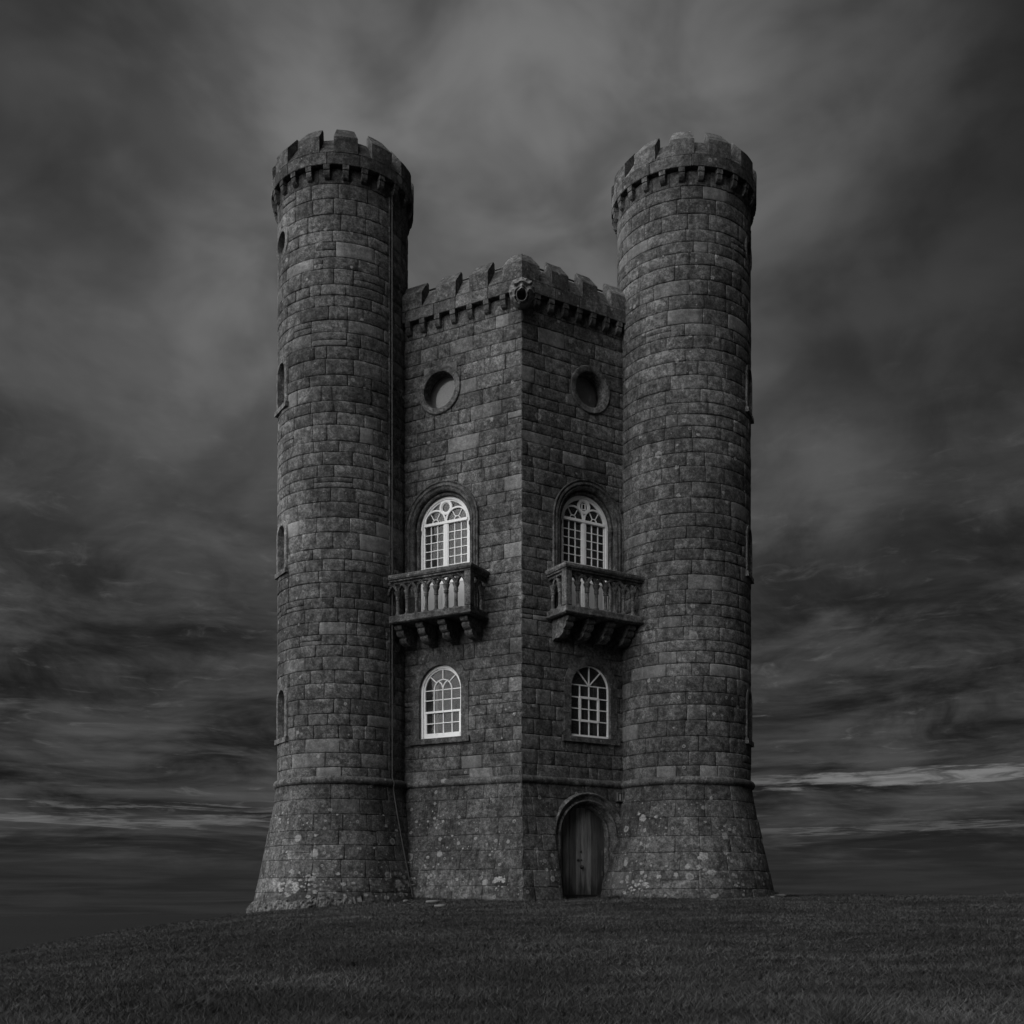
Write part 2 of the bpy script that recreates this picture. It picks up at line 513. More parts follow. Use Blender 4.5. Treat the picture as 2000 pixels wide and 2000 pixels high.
tower = empty('stone_tower', (0, 2.5, 0))
tag(tower, 'tall dark stone castle tower with two round battlemented turrets on the hilltop', 'tower')


def under(o, parent):
    """parent without moving (meshes are modelled in world metres)"""
    o.parent = parent; o.matrix_parent_inverse = parent.matrix_world.inverted(); return o


_mk = mk


def mk(name, verts, faces, mat, parent=None, smooth=False, tone=None):   # noqa: parts of the tower keep world coordinates
    o = _mk(name, verts, faces, mat, None, smooth, tone)
    if parent is not None:
        o.parent = parent
        if parent is tower:
            o.matrix_parent_inverse = Matrix.Translation((0, -2.5, 0))
    return o


# openings --------------------------------------------------------------------
WL = dict(occ=(2.33, 12.88, 0.46), up=(2.27, 9.50, 7.06, 0.835), low=(2.33, 5.35, 4.12, 0.62))
WR = dict(occ=(2.02, 12.86, 0.445), up=(1.97, 9.50, 7.06, 0.835), low=(2.05, 5.35, 4.14, 0.60), door=(1.86, 1.66, -0.4, 0.74))
SLITS = {'L': [(-67.5, 13.33, 12.5), (-67.5, 9.24, 8.36), (-67.5, 5.10, 4.14)], 'R': [(77, 13.33, 12.5), (77, 9.24, 8.36), (77, 5.10, 4.14)]}
SLIT_R = 0.235
TOCC = {'L': (-67.5, 16.6, 0.27), 'R': (77, 16.55, 0.27)}

# cores --------------------------------------------------------------------
REC = 0.022
poly = [FL(0, -REC, 0), FL(5.0, -REC, 0), FL(5.0, -REC, 0) + Vector((0.1, 5.2, 0)), Vector((-0.2, 10.6, 0)), FR(4.75, -REC, 0) + Vector((0.0, 5.2, 0)), FR(4.75, -REC, 0)]
poly[0] = FL(-MIT * REC, -REC, 0)
k = len(poly)
b = MB(); zb, zs, zt = -0.9, Z_STR, 15.0
low_ring = [Vector((p.x, p.y, zb)) for p in poly]
lo_n = 0.02 + BAT * (Z_STR - zb) / Z_STR - REC
low_ring[0] = FL(MIT * lo_n, lo_n, zb); low_ring[1] = FL(5.0, lo_n, zb); low_ring[5] = FR(4.75, lo_n, zb)
b.add(low_ring + [Vector((p.x, p.y, zs)) for p in poly] + [Vector((p.x, p.y, zt)) for p in poly],
      [tuple(range(k))[::-1], tuple(range(2 * k, 3 * k))] + [(j * k + i, j * k + (i + 1) % k, (j + 1) * k + (i + 1) % k, (j + 1) * k + i) for j in (0, 1) for i in range(k)])
wall_core = b.build('wall', 'mortar')
cuts = []
for F, W in ((FL, WL), (FR, WR)):
    c, z, r = W['occ']; cuts.append(prism(F, [q for q, _ in circle_path(c, z, r + 0.02, 32)], -0.75, 0.5))
    for key in ('up', 'low', 'door'):
        if key in W:
            c, zs_, zb_, r = W[key]; cuts.append(prism(F, arch_poly(c, zs_, zb_, r + 0.02), -0.9 if key != 'door' else -0.5, 0.6))
c, zs_, zb_, r = WR['door']; cuts.append(prism(FR, arch_poly(c, zs_, zb_ - 0.3, r + 0.33), -0.08, 1.2))
boolean_cut(wall_core, cuts)
under(wall_core, tower)

turret_core = {}
for key in 'LR':
    prof = [(0, -0.9)] + [(tur_r(key, z) - REC, z) for z in (-0.9, -0.4, 0.2, 0.8, 1.4, 2.0, 2.5, Z_STR - 0.07)] + [(TUR[key]['r'] - REC, Z_STR - 0.05), (TUR[key]['r'] - REC, 18.3), (0, 18.3)]
    seg = 72; v = []; f = []
    for r_, z_ in prof:
        for i in range(seg):
            v.append(tur_p(key, 2 * math.pi * i / seg, max(r_, 1e-3), z_))
    for j in range(len(prof) - 1):
        for i in range(seg):
            f.append((j * seg + i, j * seg + (i + 1) % seg, (j + 1) * seg + (i + 1) % seg, (j + 1) * seg + i))
    f += [tuple(range(seg))[::-1], tuple(range((len(prof) - 1) * seg, len(prof) * seg))]
    o = MB().add(v, f).build('turret', 'mortar')
    cs = []
    for ph, zs_, zb_ in SLITS[key]:
        cs.append(prism(tan_frame(key, R(ph)), arch_poly(0, zs_, zb_, SLIT_R + 0.02, 12), -0.5, 0.3))
    ph, zc, rc = TOCC[key]; cs.append(prism(tan_frame(key, R(ph)), [q for q, _ in circle_path(0, zc, rc + 0.02, 20)], -0.5, 0.3))
    boolean_cut(o, cs); o.data.shade_smooth()
    try:
        o.data.set_sharp_from_angle(angle=R(35))
    except Exception:
        pass
    turret_core[key] = under(o, tower)
turret_core['L']['label'] = 'round left turret with the lightning conductor'
turret_core['R']['label'] = 'round right turret beside the door'

# ------------------------------------------------------------------ stones
STONES = []    # (parent, verts, faces, tone, projected area)


def px_area(pts):
    q = [((p.x - CAM.x) / (p.y - CAM.y), (p.z - CAM.z) / (p.y - CAM.y)) for p in pts]
    a = 0
    for i in range(len(q)):
        j = (i + 1) % len(q); a += q[i][0] * q[j][1] - q[j][0] * q[i][1]
    return abs(a) / 2 * 2182 ** 2


def n1(x, y=0.0, z=0.0):
    return mnoise.noise(Vector((x, y, z)))


def push_out(u, z, ex):
    kind = ex[0]
    if kind == 'c':
        _, c, zc, r = ex; d = math.hypot(u - c, z - zc)
        if d < r:
            if d < 1e-4:
                return u, zc + r
            return c + (u - c) * r / d, zc + (z - zc) * r / d
    elif kind == 'a':
        _, c, zs_, zb_, r = ex
        if z > zs_:
            d = math.hypot(u - c, z - zs_)
            if d < r:
                return (c + (u - c) * r / d, zs_ + (z - zs_) * r / d) if d > 1e-4 else (u, zs_ + r)
        elif z > zb_ and abs(u - c) < r:
            if z - zb_ < r - abs(u - c) and z - zb_ < 0.25:
                return u, zb_
            return (c + r if u > c else c - r), z
    elif kind == 'b':
        _, u0, u1, z0, z1 = ex
        if u0 < u < u1 and z0 < z < z1:
            ds = [(u - u0, (u0, z)), (u1 - u, (u1, z)), (z - z0, (u, z0)), (z1 - z, (u, z1))]
            return min(ds)[1]
    return u, z


def lay(parent, P, ulo, uhi, z0, z1, hmin, hmax, wmin, wmax, excl, seed, base=0.12, end_lo=False, gapm=1.0, contrast=1.0):
    """P(u, n, z) -> world; lays irregular courses of ashlar"""
    rd = random.Random(seed)
    zl = [z0]
    while zl[-1] < z1 - hmin * 0.8:
        zl.append(zl[-1] + rd.uniform(hmin, hmax))
    sc = (z1 - z0) / (zl[-1] - z0); zl = [z0 + (q - z0) * sc for q in zl]
    for ci in range(len(zl) - 1):
        za, zb_ = zl[ci], zl[ci + 1]; h = zb_ - za
        lo = ulo(0.5 * (za + zb_)) if callable(ulo) else ulo
        us = [lo]
        first = True
        while us[-1] < uhi - 0.15:
            w = rd.uniform(wmin, wmax) * (1.0 if rd.random() > 0.16 else 0.55)
            if first:
                w *= rd.uniform(0.45, 1.0); first = False
            us.append(us[-1] + w)
        for ex in excl:
            if ex[0] == 'b':
                continue
            top, bot = (ex[2] + ex[3], ex[2] - ex[3]) if ex[0] == 'c' else (ex[2] + ex[4], ex[3])
            if zb_ > bot and za < top:
                us = [q for q in us if abs(q - ex[1]) > 0.16 or q == us[0]]
                us = sorted(us + [ex[1]])
        for k_ in range(len(us) - 1):
            ua, ub = us[k_], min(us[k_ + 1], uhi)
            spans = [(ua, ub, za, zb_)]
            if rd.random() < 0.035 and h > 0.24:      # two thin stones in place of one
                zm = za + h * rd.uniform(0.42, 0.58); spans = [(ua, ub, za, zm), (ua, ub, zm, zb_)]
            for (sa, sb, ta, tb) in spans:
                one_stone(parent, P, sa, sb, ta, tb, excl, rd, base, (end_lo and k_ == 0), seed, gapm, contrast)


def one_stone(parent, P, ua, ub, za, zb_, excl, rd, base, corner, seed, gapm, contrast):
    gp = rd.choice((0.002, 0.003, 0.0045, 0.0075)) * gapm
    w, h = ub - ua, zb_ - za
    nu = max(2, int(round(w / 0.11))); nv = max(2, int(round(h / 0.1)))
    e = 0.020
    gu = [0, e] + [e + (w - 2 * gp - 2 * e) * i / nu for i in range(1, nu)] + [w - 2 * gp - e, w - 2 * gp]
    gv = [0, e] + [e + (h - 2 * gp - 2 * e) * i / nv for i in range(1, nv)] + [h - 2 * gp - e, h - 2 * gp]
    r_ = rd.random() if contrast > 0.9 else 0.075 + 0.925 * rd.random()
    tone = base * math.exp(rd.gauss(0, 0.12 * contrast)); new = 0.0
    if r_ < 0.05:
        tone = base * rd.uniform(1.35, 1.75); new = rd.uniform(0.6, 1.0)
    elif r_ < 0.12:
        tone = base * rd.uniform(1.15, 1.4); new = rd.uniform(0.2, 0.7)
    elif r_ < 0.24:
        tone = base * rd.uniform(0.68, 0.86)
    proud = rd.uniform(-0.007, 0.007) * (1 - new * 0.7); tu, tz = rd.uniform(-0.008, 0.008), rd.uniform(-0.006, 0.006)
    lean = rd.uniform(-0.008, 0.008); lean2 = rd.uniform(-0.008, 0.008)
    ox = rd.uniform(0, 100)
    NU, NV = len(gu), len(gv)
    rough = 1.0 - 0.6 * new
    g2 = []; inn = []; inside = 0
    for j, q in enumerate(gv):
        for i, p in enumerate(gu):
            x = ua + gp + p; z = za + gp + q
            t = p / max(w - 2 * gp, 1e-3)
            if not (corner and i == 0):
                x += (lean * (1 - t) + lean2 * t) * (q / h - 0.5) * 2
                x += 0.006 * rough * n1(z * 9 + seed, x * 2.0 + ox, 1.7)
            elif corner:
                x = ua
            z += 0.011 * n1(x * 2.1 + seed, round(z / h), 5.1) + 0.005 * rough * n1(x * 11, z * 2 + ox, 9.3)
            edge = (i in (0, NU - 1)) or (j in (0, NV - 1))
            cor = (i in (0, NU - 1)) and (j in (0, NV - 1))
            nn = proud + tu * (p / w - 0.5) + tz * (q / h - 0.5) + 0.007 * rough * n1(x * 5.3 + ox, z * 5.3, seed)
            if edge and not (corner and i == 0):
                nn -= (0.004 + 0.010 * (0.5 + n1(x * 13, z * 13, ox))) * min(1, gapm + 0.15)
            if cor and not (corner and i == 0):
                cx = 0.008 if i == 0 else -0.008; cz = 0.008 if j == 0 else -0.008
                x += cx * rough; z += cz * rough; nn -= 0.004
            xo, zo = x, z
            for ex in excl:
                x, z = push_out(x, z, ex)
            isin = (x, z) != (xo, zo)
            inside += isin; inn.append(isin)
            g2.append((x, z, nn))
    # shoelace area after clipping
    area = 0
    for j in range(NV - 1):
        for i in range(NU - 1):
            ids = (j * NU + i, j * NU + i + 1, (j + 1) * NU + i + 1, (j + 1) * NU + i)
            if all(inn[q] for q in ids):
                continue
            a, b_, c, d = (g2[q] for q in ids)
            area += 0.5 * abs((c[0] - a[0]) * (d[1] - b_[1]) - (d[0] - b_[0]) * (c[1] - a[1]))
    if inside and area < 0.16 * w * h:
        return
    verts = [P(x, nn, z) for x, z, nn in g2]
    faces = [q for q in ((j * NU + i, j * NU + i + 1, (j + 1) * NU + i + 1, (j + 1) * NU + i) for j in range(NV - 1) for i in range(NU - 1)) if not all(inn[k_] for k_ in q)]
    rim = [i for i in range(NU)] + [j * NU + NU - 1 for j in range(1, NV)] + [(NV - 1) * NU + i for i in range(NU - 2, -1, -1)] + [j * NU for j in range(NV - 2, 0, -1)]
    kb = len(verts)
    for i in rim:
        x, z, nn = g2[i]; verts.append(P(x, -0.075, z))
    m = len(rim)
    faces += [(rim[i], kb + i, kb + (i + 1) % m, rim[(i + 1) % m]) for i in range(m) if not (inn[rim[i]] and inn[rim[(i + 1) % m]])]
    # visible size in the photograph, foreshortened; zero when it faces away
    q = [P(ua, 0, za), P(ub, 0, za), P(ub, 0, zb_), P(ua, 0, zb_)]
    nrm = (q[1] - q[0]).cross(q[3] - q[0]); c = (q[0] + q[2]) / 2
    if nrm.dot(CAM - c) < 0:
        nrm = -nrm
    pc = P((ua + ub) / 2, 1.0, (za + zb_) / 2) - P((ua + ub) / 2, 0.0, (za + zb_) / 2)
    vis = px_area(q) if pc.dot(CAM - c) > 0 else 0
    vis *= area / (w * h)
    STONES.append((parent, verts, faces, (tone, new, rd.random()), vis))


def wall_P(F):
    return lambda u, n, z: F(u, n + wall_n(z), z)


def tur_P(key):
    r0 = TUR[key]['r']
    return lambda u, n, z: tur_p(key, u / r0, tur_r(key, z) + n, z)


def wall_excl(W, side):
    ex = []
    c, z, r = W['occ']; ex.append(('c', c, z, r + 0.09))
    c, a_, b_, r = W['up']; ex.append(('a', c, a_, b_ - 0.2, r + 0.13))
    c, a_, b_, r = W['low']; ex.append(('a', c, a_, b_ - 0.12, r + 0.17)); ex.append(('b', c - 0.88, c + 0.88, 3.99, 4.14))
    if 'door' in W:
        c, a_, b_, r = W['door']; ex.append(('a', c, a_, b_ - 1, r + 0.16))
    return ex


lay(wall_core, wall_P(FL), 0.0, 3.62, Z_STR + 0.04, Z_UND - 0.02, 0.245, 0.39, 0.42, 0.98, wall_excl(WL, 'L'), 3, 0.118, True)
lay(wall_core, wall_P(FR), 0.0, 3.40, Z_STR + 0.04, Z_UND - 0.02, 0.245, 0.39, 0.42, 0.98, wall_excl(WR, 'R'), 5, 0.118, True)
lay(wall_core, wall_P(FL), lambda z: MIT * wall_n(z), 3.7, -0.5, Z_STR - 0.04, 0.36, 0.45, 0.45, 0.85, [], 8, 0.086, True, 0.4, 0.8)
lay(wall_core, wall_P(FR), lambda z: MIT * wall_n(z), 3.5, -0.5, Z_STR - 0.04, 0.36, 0.45, 0.45, 0.85, [('a', 1.86, 1.66, -1.5, 1.06)], 9, 0.086, True, 0.4, 0.8)
for key, lo, hi, sd in (('L', -112, 84, 21), ('R', -84, 112, 34)):
    r0 = TUR[key]['r']; ex = []
    for ph, zs_, zb_ in SLITS[key]:
        ex.append(('a', R(ph) * r0, zs_, zb_ - 0.1, SLIT_R + 0.13)); ex.append(('b', R(ph) * r0 - 0.42, R(ph) * r0 + 0.42, zb_ - 0.14, zb_))
    ph, zc, rc = TOCC[key]; ex.append(('c', R(ph) * r0, zc, rc + 0.12))
    lay(turret_core[key], tur_P(key), R(lo) * r0, R(hi) * r0, Z_STR + 0.04, T_UND - 0.02, 0.25, 0.40, 0.44, 1.0, ex, sd, 0.118)
    lay(turret_core[key], tur_P(key), R(lo) * r0, R(hi) * r0, -0.55, Z_STR - 0.04, 0.36, 0.45, 0.42, 0.82, [], sd + 1, 0.088, False, 0.4, 0.8)

order = sorted(range(len(STONES)), key=lambda i: -STONES[i][4])
single = set(order[:300])
rest_v, rest_f, rest_t = [], [], []
for i, (par, v, f, t, a) in enumerate(STONES):
    if i in single:
        o = _mk('stone', v, f, 'weathered_stone', None, True, t)
        o.parent = par; o.matrix_parent_inverse = par.matrix_world.inverted()
    else:
        kk = len(rest_v); rest_v += v; rest_f += [tuple(q + kk for q in ff) for ff in f]; rest_t += [t + (1.0,)] * len(v)
o = mk('stone', rest_v, rest_f, 'weathered_stone', tower, True, np.array(rest_t, dtype=np.float32).ravel())
o['kind'] = 'stuff'


def part(b, name, mat, parent=tower, **kw):
    o = b.build(name, mat, None, **kw)
    o.parent = parent
    if parent is tower:
        o.matrix_parent_inverse = Matrix.Translation((0, -2.5, 0))
    return o


def rtone(base=0.112, s=0.18):
    return (1.0 * base * math.exp(random.gauss(0, s)), random.random() * 0.25, random.random())


def weather(o, amp=0.006, scale=6.0):
    me = o.data; me.update()
    for v in me.vertices:
        c = v.co; v.co = c + Vector((n1(c.x * scale, c.y * scale, c.z * scale), n1(c.x * scale + 31, c.y * scale, c.z * scale), n1(c.x * scale, c.y * scale + 17, c.z * scale))) * amp
    return o


# ------------------------------------------------------------------ string course (half-round band)
def half_round(r, seg=8):
    return [(-0.05, r * 0.9)] + [(r * 0.95 * math.sin(math.pi * i / seg), r * math.cos(math.pi * i / seg)) for i in range(seg + 1)] + [(-0.05, -r * 0.9)]


sc_part = empty('string_course', parent=tower); sc_part.matrix_parent_inverse = Matrix.Translation((0, -2.5, 0))
PR = half_round(0.10)
for F, L in ((FL, 3.7), (FR, 3.5)):
    cuts_ = [0.0]
    while cuts_[-1] < L - 0.3:
        cuts_.append(min(L, cuts_[-1] + random.uniform(0.6, 1.0)))
    for i in range(len(cuts_) - 1):
        b = MB(); m = len(PR); pts = []
        n_ = 5
        for q in range(n_):
            t = q / (n_ - 1)
            for n, dz in PR:
                s0 = (MIT * max(n, -0.05) if i == 0 else cuts_[i] + 0.004); s1 = cuts_[i + 1] - 0.004
                pts.append(F(s0 + (s1 - s0) * t, n, Z_STR + dz + 0.006 * n1(s0 * 3 + t * 2.0, 4.4)))
        fs = [(q * m + a, q * m + (a + 1) % m, (q + 1) * m + (a + 1) % m, (q + 1) * m + a) for q in range(n_ - 1) for a in range(m)]
        fs += [tuple(range(m))[::-1], tuple(range((n_ - 1) * m, n_ * m))]
        b.add(pts, fs); weather(part(b, 'moulding', 'weathered_stone', sc_part, smooth=True, tone=rtone(0.115)), 0.004, 9)
for key, lo, hi in (('L', -115, 84), ('R', -84, 115)):
    a = lo
    while a < hi:
        a2 = min(hi, a + random.uniform(20, 32)); n_ = 9; m = len(PR); pts = []
        for q in range(n_):
            ph = R(a + 0.15 + (a2 - a - 0.3) * q / (n_ - 1))
            for n, dz in PR:
                pts.append(tur_p(key, ph, TUR[key]['r'] + 0.015 + n, Z_STR + dz))
        fs = [(q * m + c, q * m + (c + 1) % m, (q + 1) * m + (c + 1) % m, (q + 1) * m + c) for q in range(n_ - 1) for c in range(m)]
        fs += [tuple(range(m))[::-1], tuple(range((n_ - 1) * m, n_ * m))]
        weather(part(MB().add(pts, fs), 'moulding', 'weathered_stone', sc_part, smooth=True, tone=rtone(0.115)), 0.004, 9)
        a = a2

# ------------------------------------------------------------------ parapets
PP = 0.15; TH = 0.40


def corbel_shape(b, P, c, w, zt, out):
    """two-step corbel: a square block over a quarter-round one"""
    def bx(s0, s1, n0, n1_, z0, z1):
        b.hexa([P(s0, n0, z0), P(s1, n0, z0), P(s1, n1_, z0), P(s0, n1_, z0), P(s0, n0, z1), P(s1, n0, z1), P(s1, n1_, z1), P(s0, n1_, z1)])
    bx(c - w / 2, c + w / 2, -0.06, out - 0.012, zt - 0.115, zt + 0.01)
    prof = [(-0.06, -0.118), (out * 0.80, -0.118), (out * 0.82, -0.16), (out * 0.72, -0.225), (out * 0.45, -0.28), (out * 0.08, -0.305), (-0.06, -0.305)]
    m = len(prof)
    b.add([P(c - w * 0.47, n, zt + dz) for n, dz in prof] + [P(c + w * 0.47, n, zt + dz) for n, dz in prof],
          [tuple(range(m)), tuple(range(m, 2 * m))[::-1]] + [(i, m + i, m + (i + 1) % m, (i + 1) % m) for i in range(m)])


def merlon_shape(b, P, s0, s1, zc, zf, zr, n_out, n_in, hip0=0.03, hip1=0.03, seg=1, mit0=False):
    """front face from zc to zf, coping sloping up and back to the ridge zr"""
    nm = n_in + 0.07
    rows = []
    for q in range(seg + 1):
        t = q / seg
        def S(n, hip):
            a = (MIT * n if mit0 else s0 + hip0 * hip); c = s1 - hip1 * hip
            return a + (c - a) * t
        rows.append([P(S(n_out, 0), n_out, zc), P(S(n_out, 0), n_out, zf), P(S(nm, 1), nm, zr), P(S(n_in, 1), n_in, zr - 0.02), P(S(n_in, 0), n_in, zc - 0.3), P(S(n_in, 0), n_in, zc)])
    m = 6; v = [p for r_ in rows for p in r_]
    f = [(q * m + a, q * m + (a + 1) % m, (q + 1) * m + (a + 1) % m, (q + 1) * m + a) for q in range(seg) for a in range(m)]
    f += [tuple(range(m))[::-1], tuple(range(seg * m, seg * m + m))]
    b.add(v, f)


def block(P, s0, s1, n0, n1_, z0, z1, seg=1, mit0=False):
    b = MB(); v = []
    for q in range(seg + 1):
        t = q / seg
        for n, z in ((n0, z0), (n1_, z0), (n1_, z1), (n0, z1)):
            a = MIT * n if mit0 else s0
            v.append(P(a + (s1 - a) * t, n, z))
    f = [(q * 4 + a, q * 4 + (a + 1) % 4, (q + 1) * 4 + (a + 1) % 4, (q + 1) * 4 + a) for q in range(seg) for a in range(4)]
    f += [(3, 2, 1, 0), (seg * 4, seg * 4 + 1, seg * 4 + 2, seg * 4 + 3)]
    return b.add(v, f)


def parapet(P, lo, hi, zu, merlons, corbels, cw, parent, seg=1, mit=False, first_course_w=0.75):
    zc, zf, zr, zs_ = zu + 0.29, zu + 0.68, zu + 1.06, zu + 0.79
    s = lo; i = 0
    while s < hi - 0.05:
        e = min(hi, s + random.uniform(0.8, 1.25) * first_course_w)
        if hi - e < 0.25:
            e = hi
        b = block(P, s + (0 if (mit and i == 0) else 0.004), e - 0.004, -TH + PP, PP + random.uniform(-0.006, 0.006), zu, zc - 0.004, seg, mit and i == 0)
        weather(part(b, 'parapet_stone', 'weathered_stone', parent, tone=rtone(0.108), bevel=0.012), 0.004, 7)
        s = e; i += 1
    for j, (a, e) in enumerate(merlons):
        b = MB(); merlon_shape(b, P, a, e, zc, zf, zr, PP - 0.005, -TH + PP, seg=seg, mit0=(mit and j == 0))
        weather(part(b, 'merlon', 'weathered_stone', parent, tone=rtone(0.108), bevel=0.016), 0.011, 5)
        if j + 1 < len(merlons):
            nx = merlons[j + 1][0]; b = MB()
            merlon_shape(b, P, e + 0.003, nx - 0.003, zc - 0.002, zc + 0.015, zs_, PP - 0.008, -TH + PP + 0.004, 0, 0, seg=seg)
            weather(part(b, 'crenel_sill', 'weathered_stone', parent, tone=rtone(0.1), bevel=0.008), 0.004, 6)
    for c in corbels:
        b = MB(); corbel_shape(b, P, c, cw, zu, PP)
        weather(part(b, 'corbel', 'weathered_stone', parent, tone=rtone(0.11, 0.15), bevel=0.008), 0.003, 9)


pw = {}
for key, F, hi, mer, cor in (
        ('L', FL, 3.66, [(0, 0.45), (0.86, 1.39), (1.78, 2.37), (2.78, 3.66)], [0.46, 0.93, 1.40, 1.885, 2.345, 2.795, 3.22]),
        ('R', FR, 3.42, [(0, 0.42), (0.78, 1.27), (1.69, 2.15), (2.57, 3.42)], [0.39, 0.80, 1.22, 1.63, 2.05, 2.47, 2.865])):
    e = empty('wall_parapet', parent=tower); e.matrix_parent_inverse = Matrix.Translation((0, -2.5, 0))
    parapet(F, 0, hi, Z_UND, mer, cor, 0.155, e, seg=3, mit=True)
    pw[key] = e
for key, ph0, clo, chi in (('L', 2.0, -110, 100), ('R', -1.2, -100, 110)):
    r0 = TUR[key]['r']
    e = empty('turret_parapet', parent=tower); e.matrix_parent_inverse = Matrix.Translation((0, -2.5, 0))
    Pf = lambda u, n, z, key=key, r0=r0: tur_p(key, u / r0, r0 + n, z)
    mer = [(R(ph0 - 9.4 + 30 * i) * r0, R(ph0 + 9.4 + 30 * i) * r0) for i in range(-6, 7)]
    cor = [R(ph0 + 15 * i) * r0 for i in range(-12, 12)]
    parapet(Pf, R(-180) * r0, R(180) * r0, T_UND, mer[:-1] + [(mer[-1][0], mer[-1][0] + 0.05)], cor, 0.147, e, seg=5, first_course_w=0.85)

# rail on the wall walk behind the battlements
b = MB()
for F, L in ((FL, 3.6), (FR, 3.4)):
    b.tube([F(0.4, -0.8, 15.99), F(L, -0.8, 15.99)], 0.022); b.tube([F(0.4, -0.8, 15.66), F(L, -0.8, 15.66)], 0.011)
    for i in range(8):
        s = 0.55 + i * 0.44
        if s < L:
            b.tube([F(s, -0.8, 15.0), F(s, -0.8, 15.99)], 0.016)
part(b, 'railing', 'dark_iron', smooth=True)

# ------------------------------------------------------------------ windows
UNIT = bpy.data.meshes.new('pane')
UNIT.from_pydata([(x, y, z) for z in (-.5, .5) for x, y in ((-.5, -.5), (.5, -.5), (.5, .5), (-.5, .5))], [], [(0, 3, 2, 1), (4, 5, 6, 7), (0, 1, 5, 4), (1, 2, 6, 5), (2, 3, 7, 6), (3, 0, 4, 7)])
UNIT.materials.append(MATS['window_glass'])


def pane(F, parent, s0, s1, z0, z1, n):
    o = bpy.data.objects.new('pane', UNIT); COL.objects.link(o)
    c = F((s0 + s1) / 2, n, (z0 + z1) / 2); d = F(1, 0, 0) - F(0, 0, 0); nn = F(0, 1, 0) - F(0, 0, 0)
    M = Matrix((d, nn, (0, 0, 1))).transposed().to_4x4()
    M = Matrix.Translation(c) @ M @ Matrix.Rotation(random.gauss(0, 0.02), 4, 'X') @ Matrix.Rotation(random.gauss(0, 0.02), 4, 'Z') @ Matrix.Diagonal((s1 - s0, 0.004, z1 - z0, 1))
    o.parent = parent; o.matrix_parent_inverse = parent.matrix_world.inverted(); o.matrix_world = M
    return o


def poly_pane(F, parent, poly, n):
    b = MB(); v, f = prism(F, poly, n - 0.002, n + 0.002); b.add(v, f)
    return part(b, 'pane', 'window_glass', parent)


def arch_jamb_s(c, zs_, r, z):
    return r if z <= zs_ else math.sqrt(max(0, r * r - (z - zs_) ** 2))


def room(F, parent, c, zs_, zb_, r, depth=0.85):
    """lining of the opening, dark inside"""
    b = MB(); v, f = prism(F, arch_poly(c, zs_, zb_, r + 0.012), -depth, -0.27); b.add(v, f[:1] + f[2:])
    return part(b, 'interior', 'dark_room', parent)


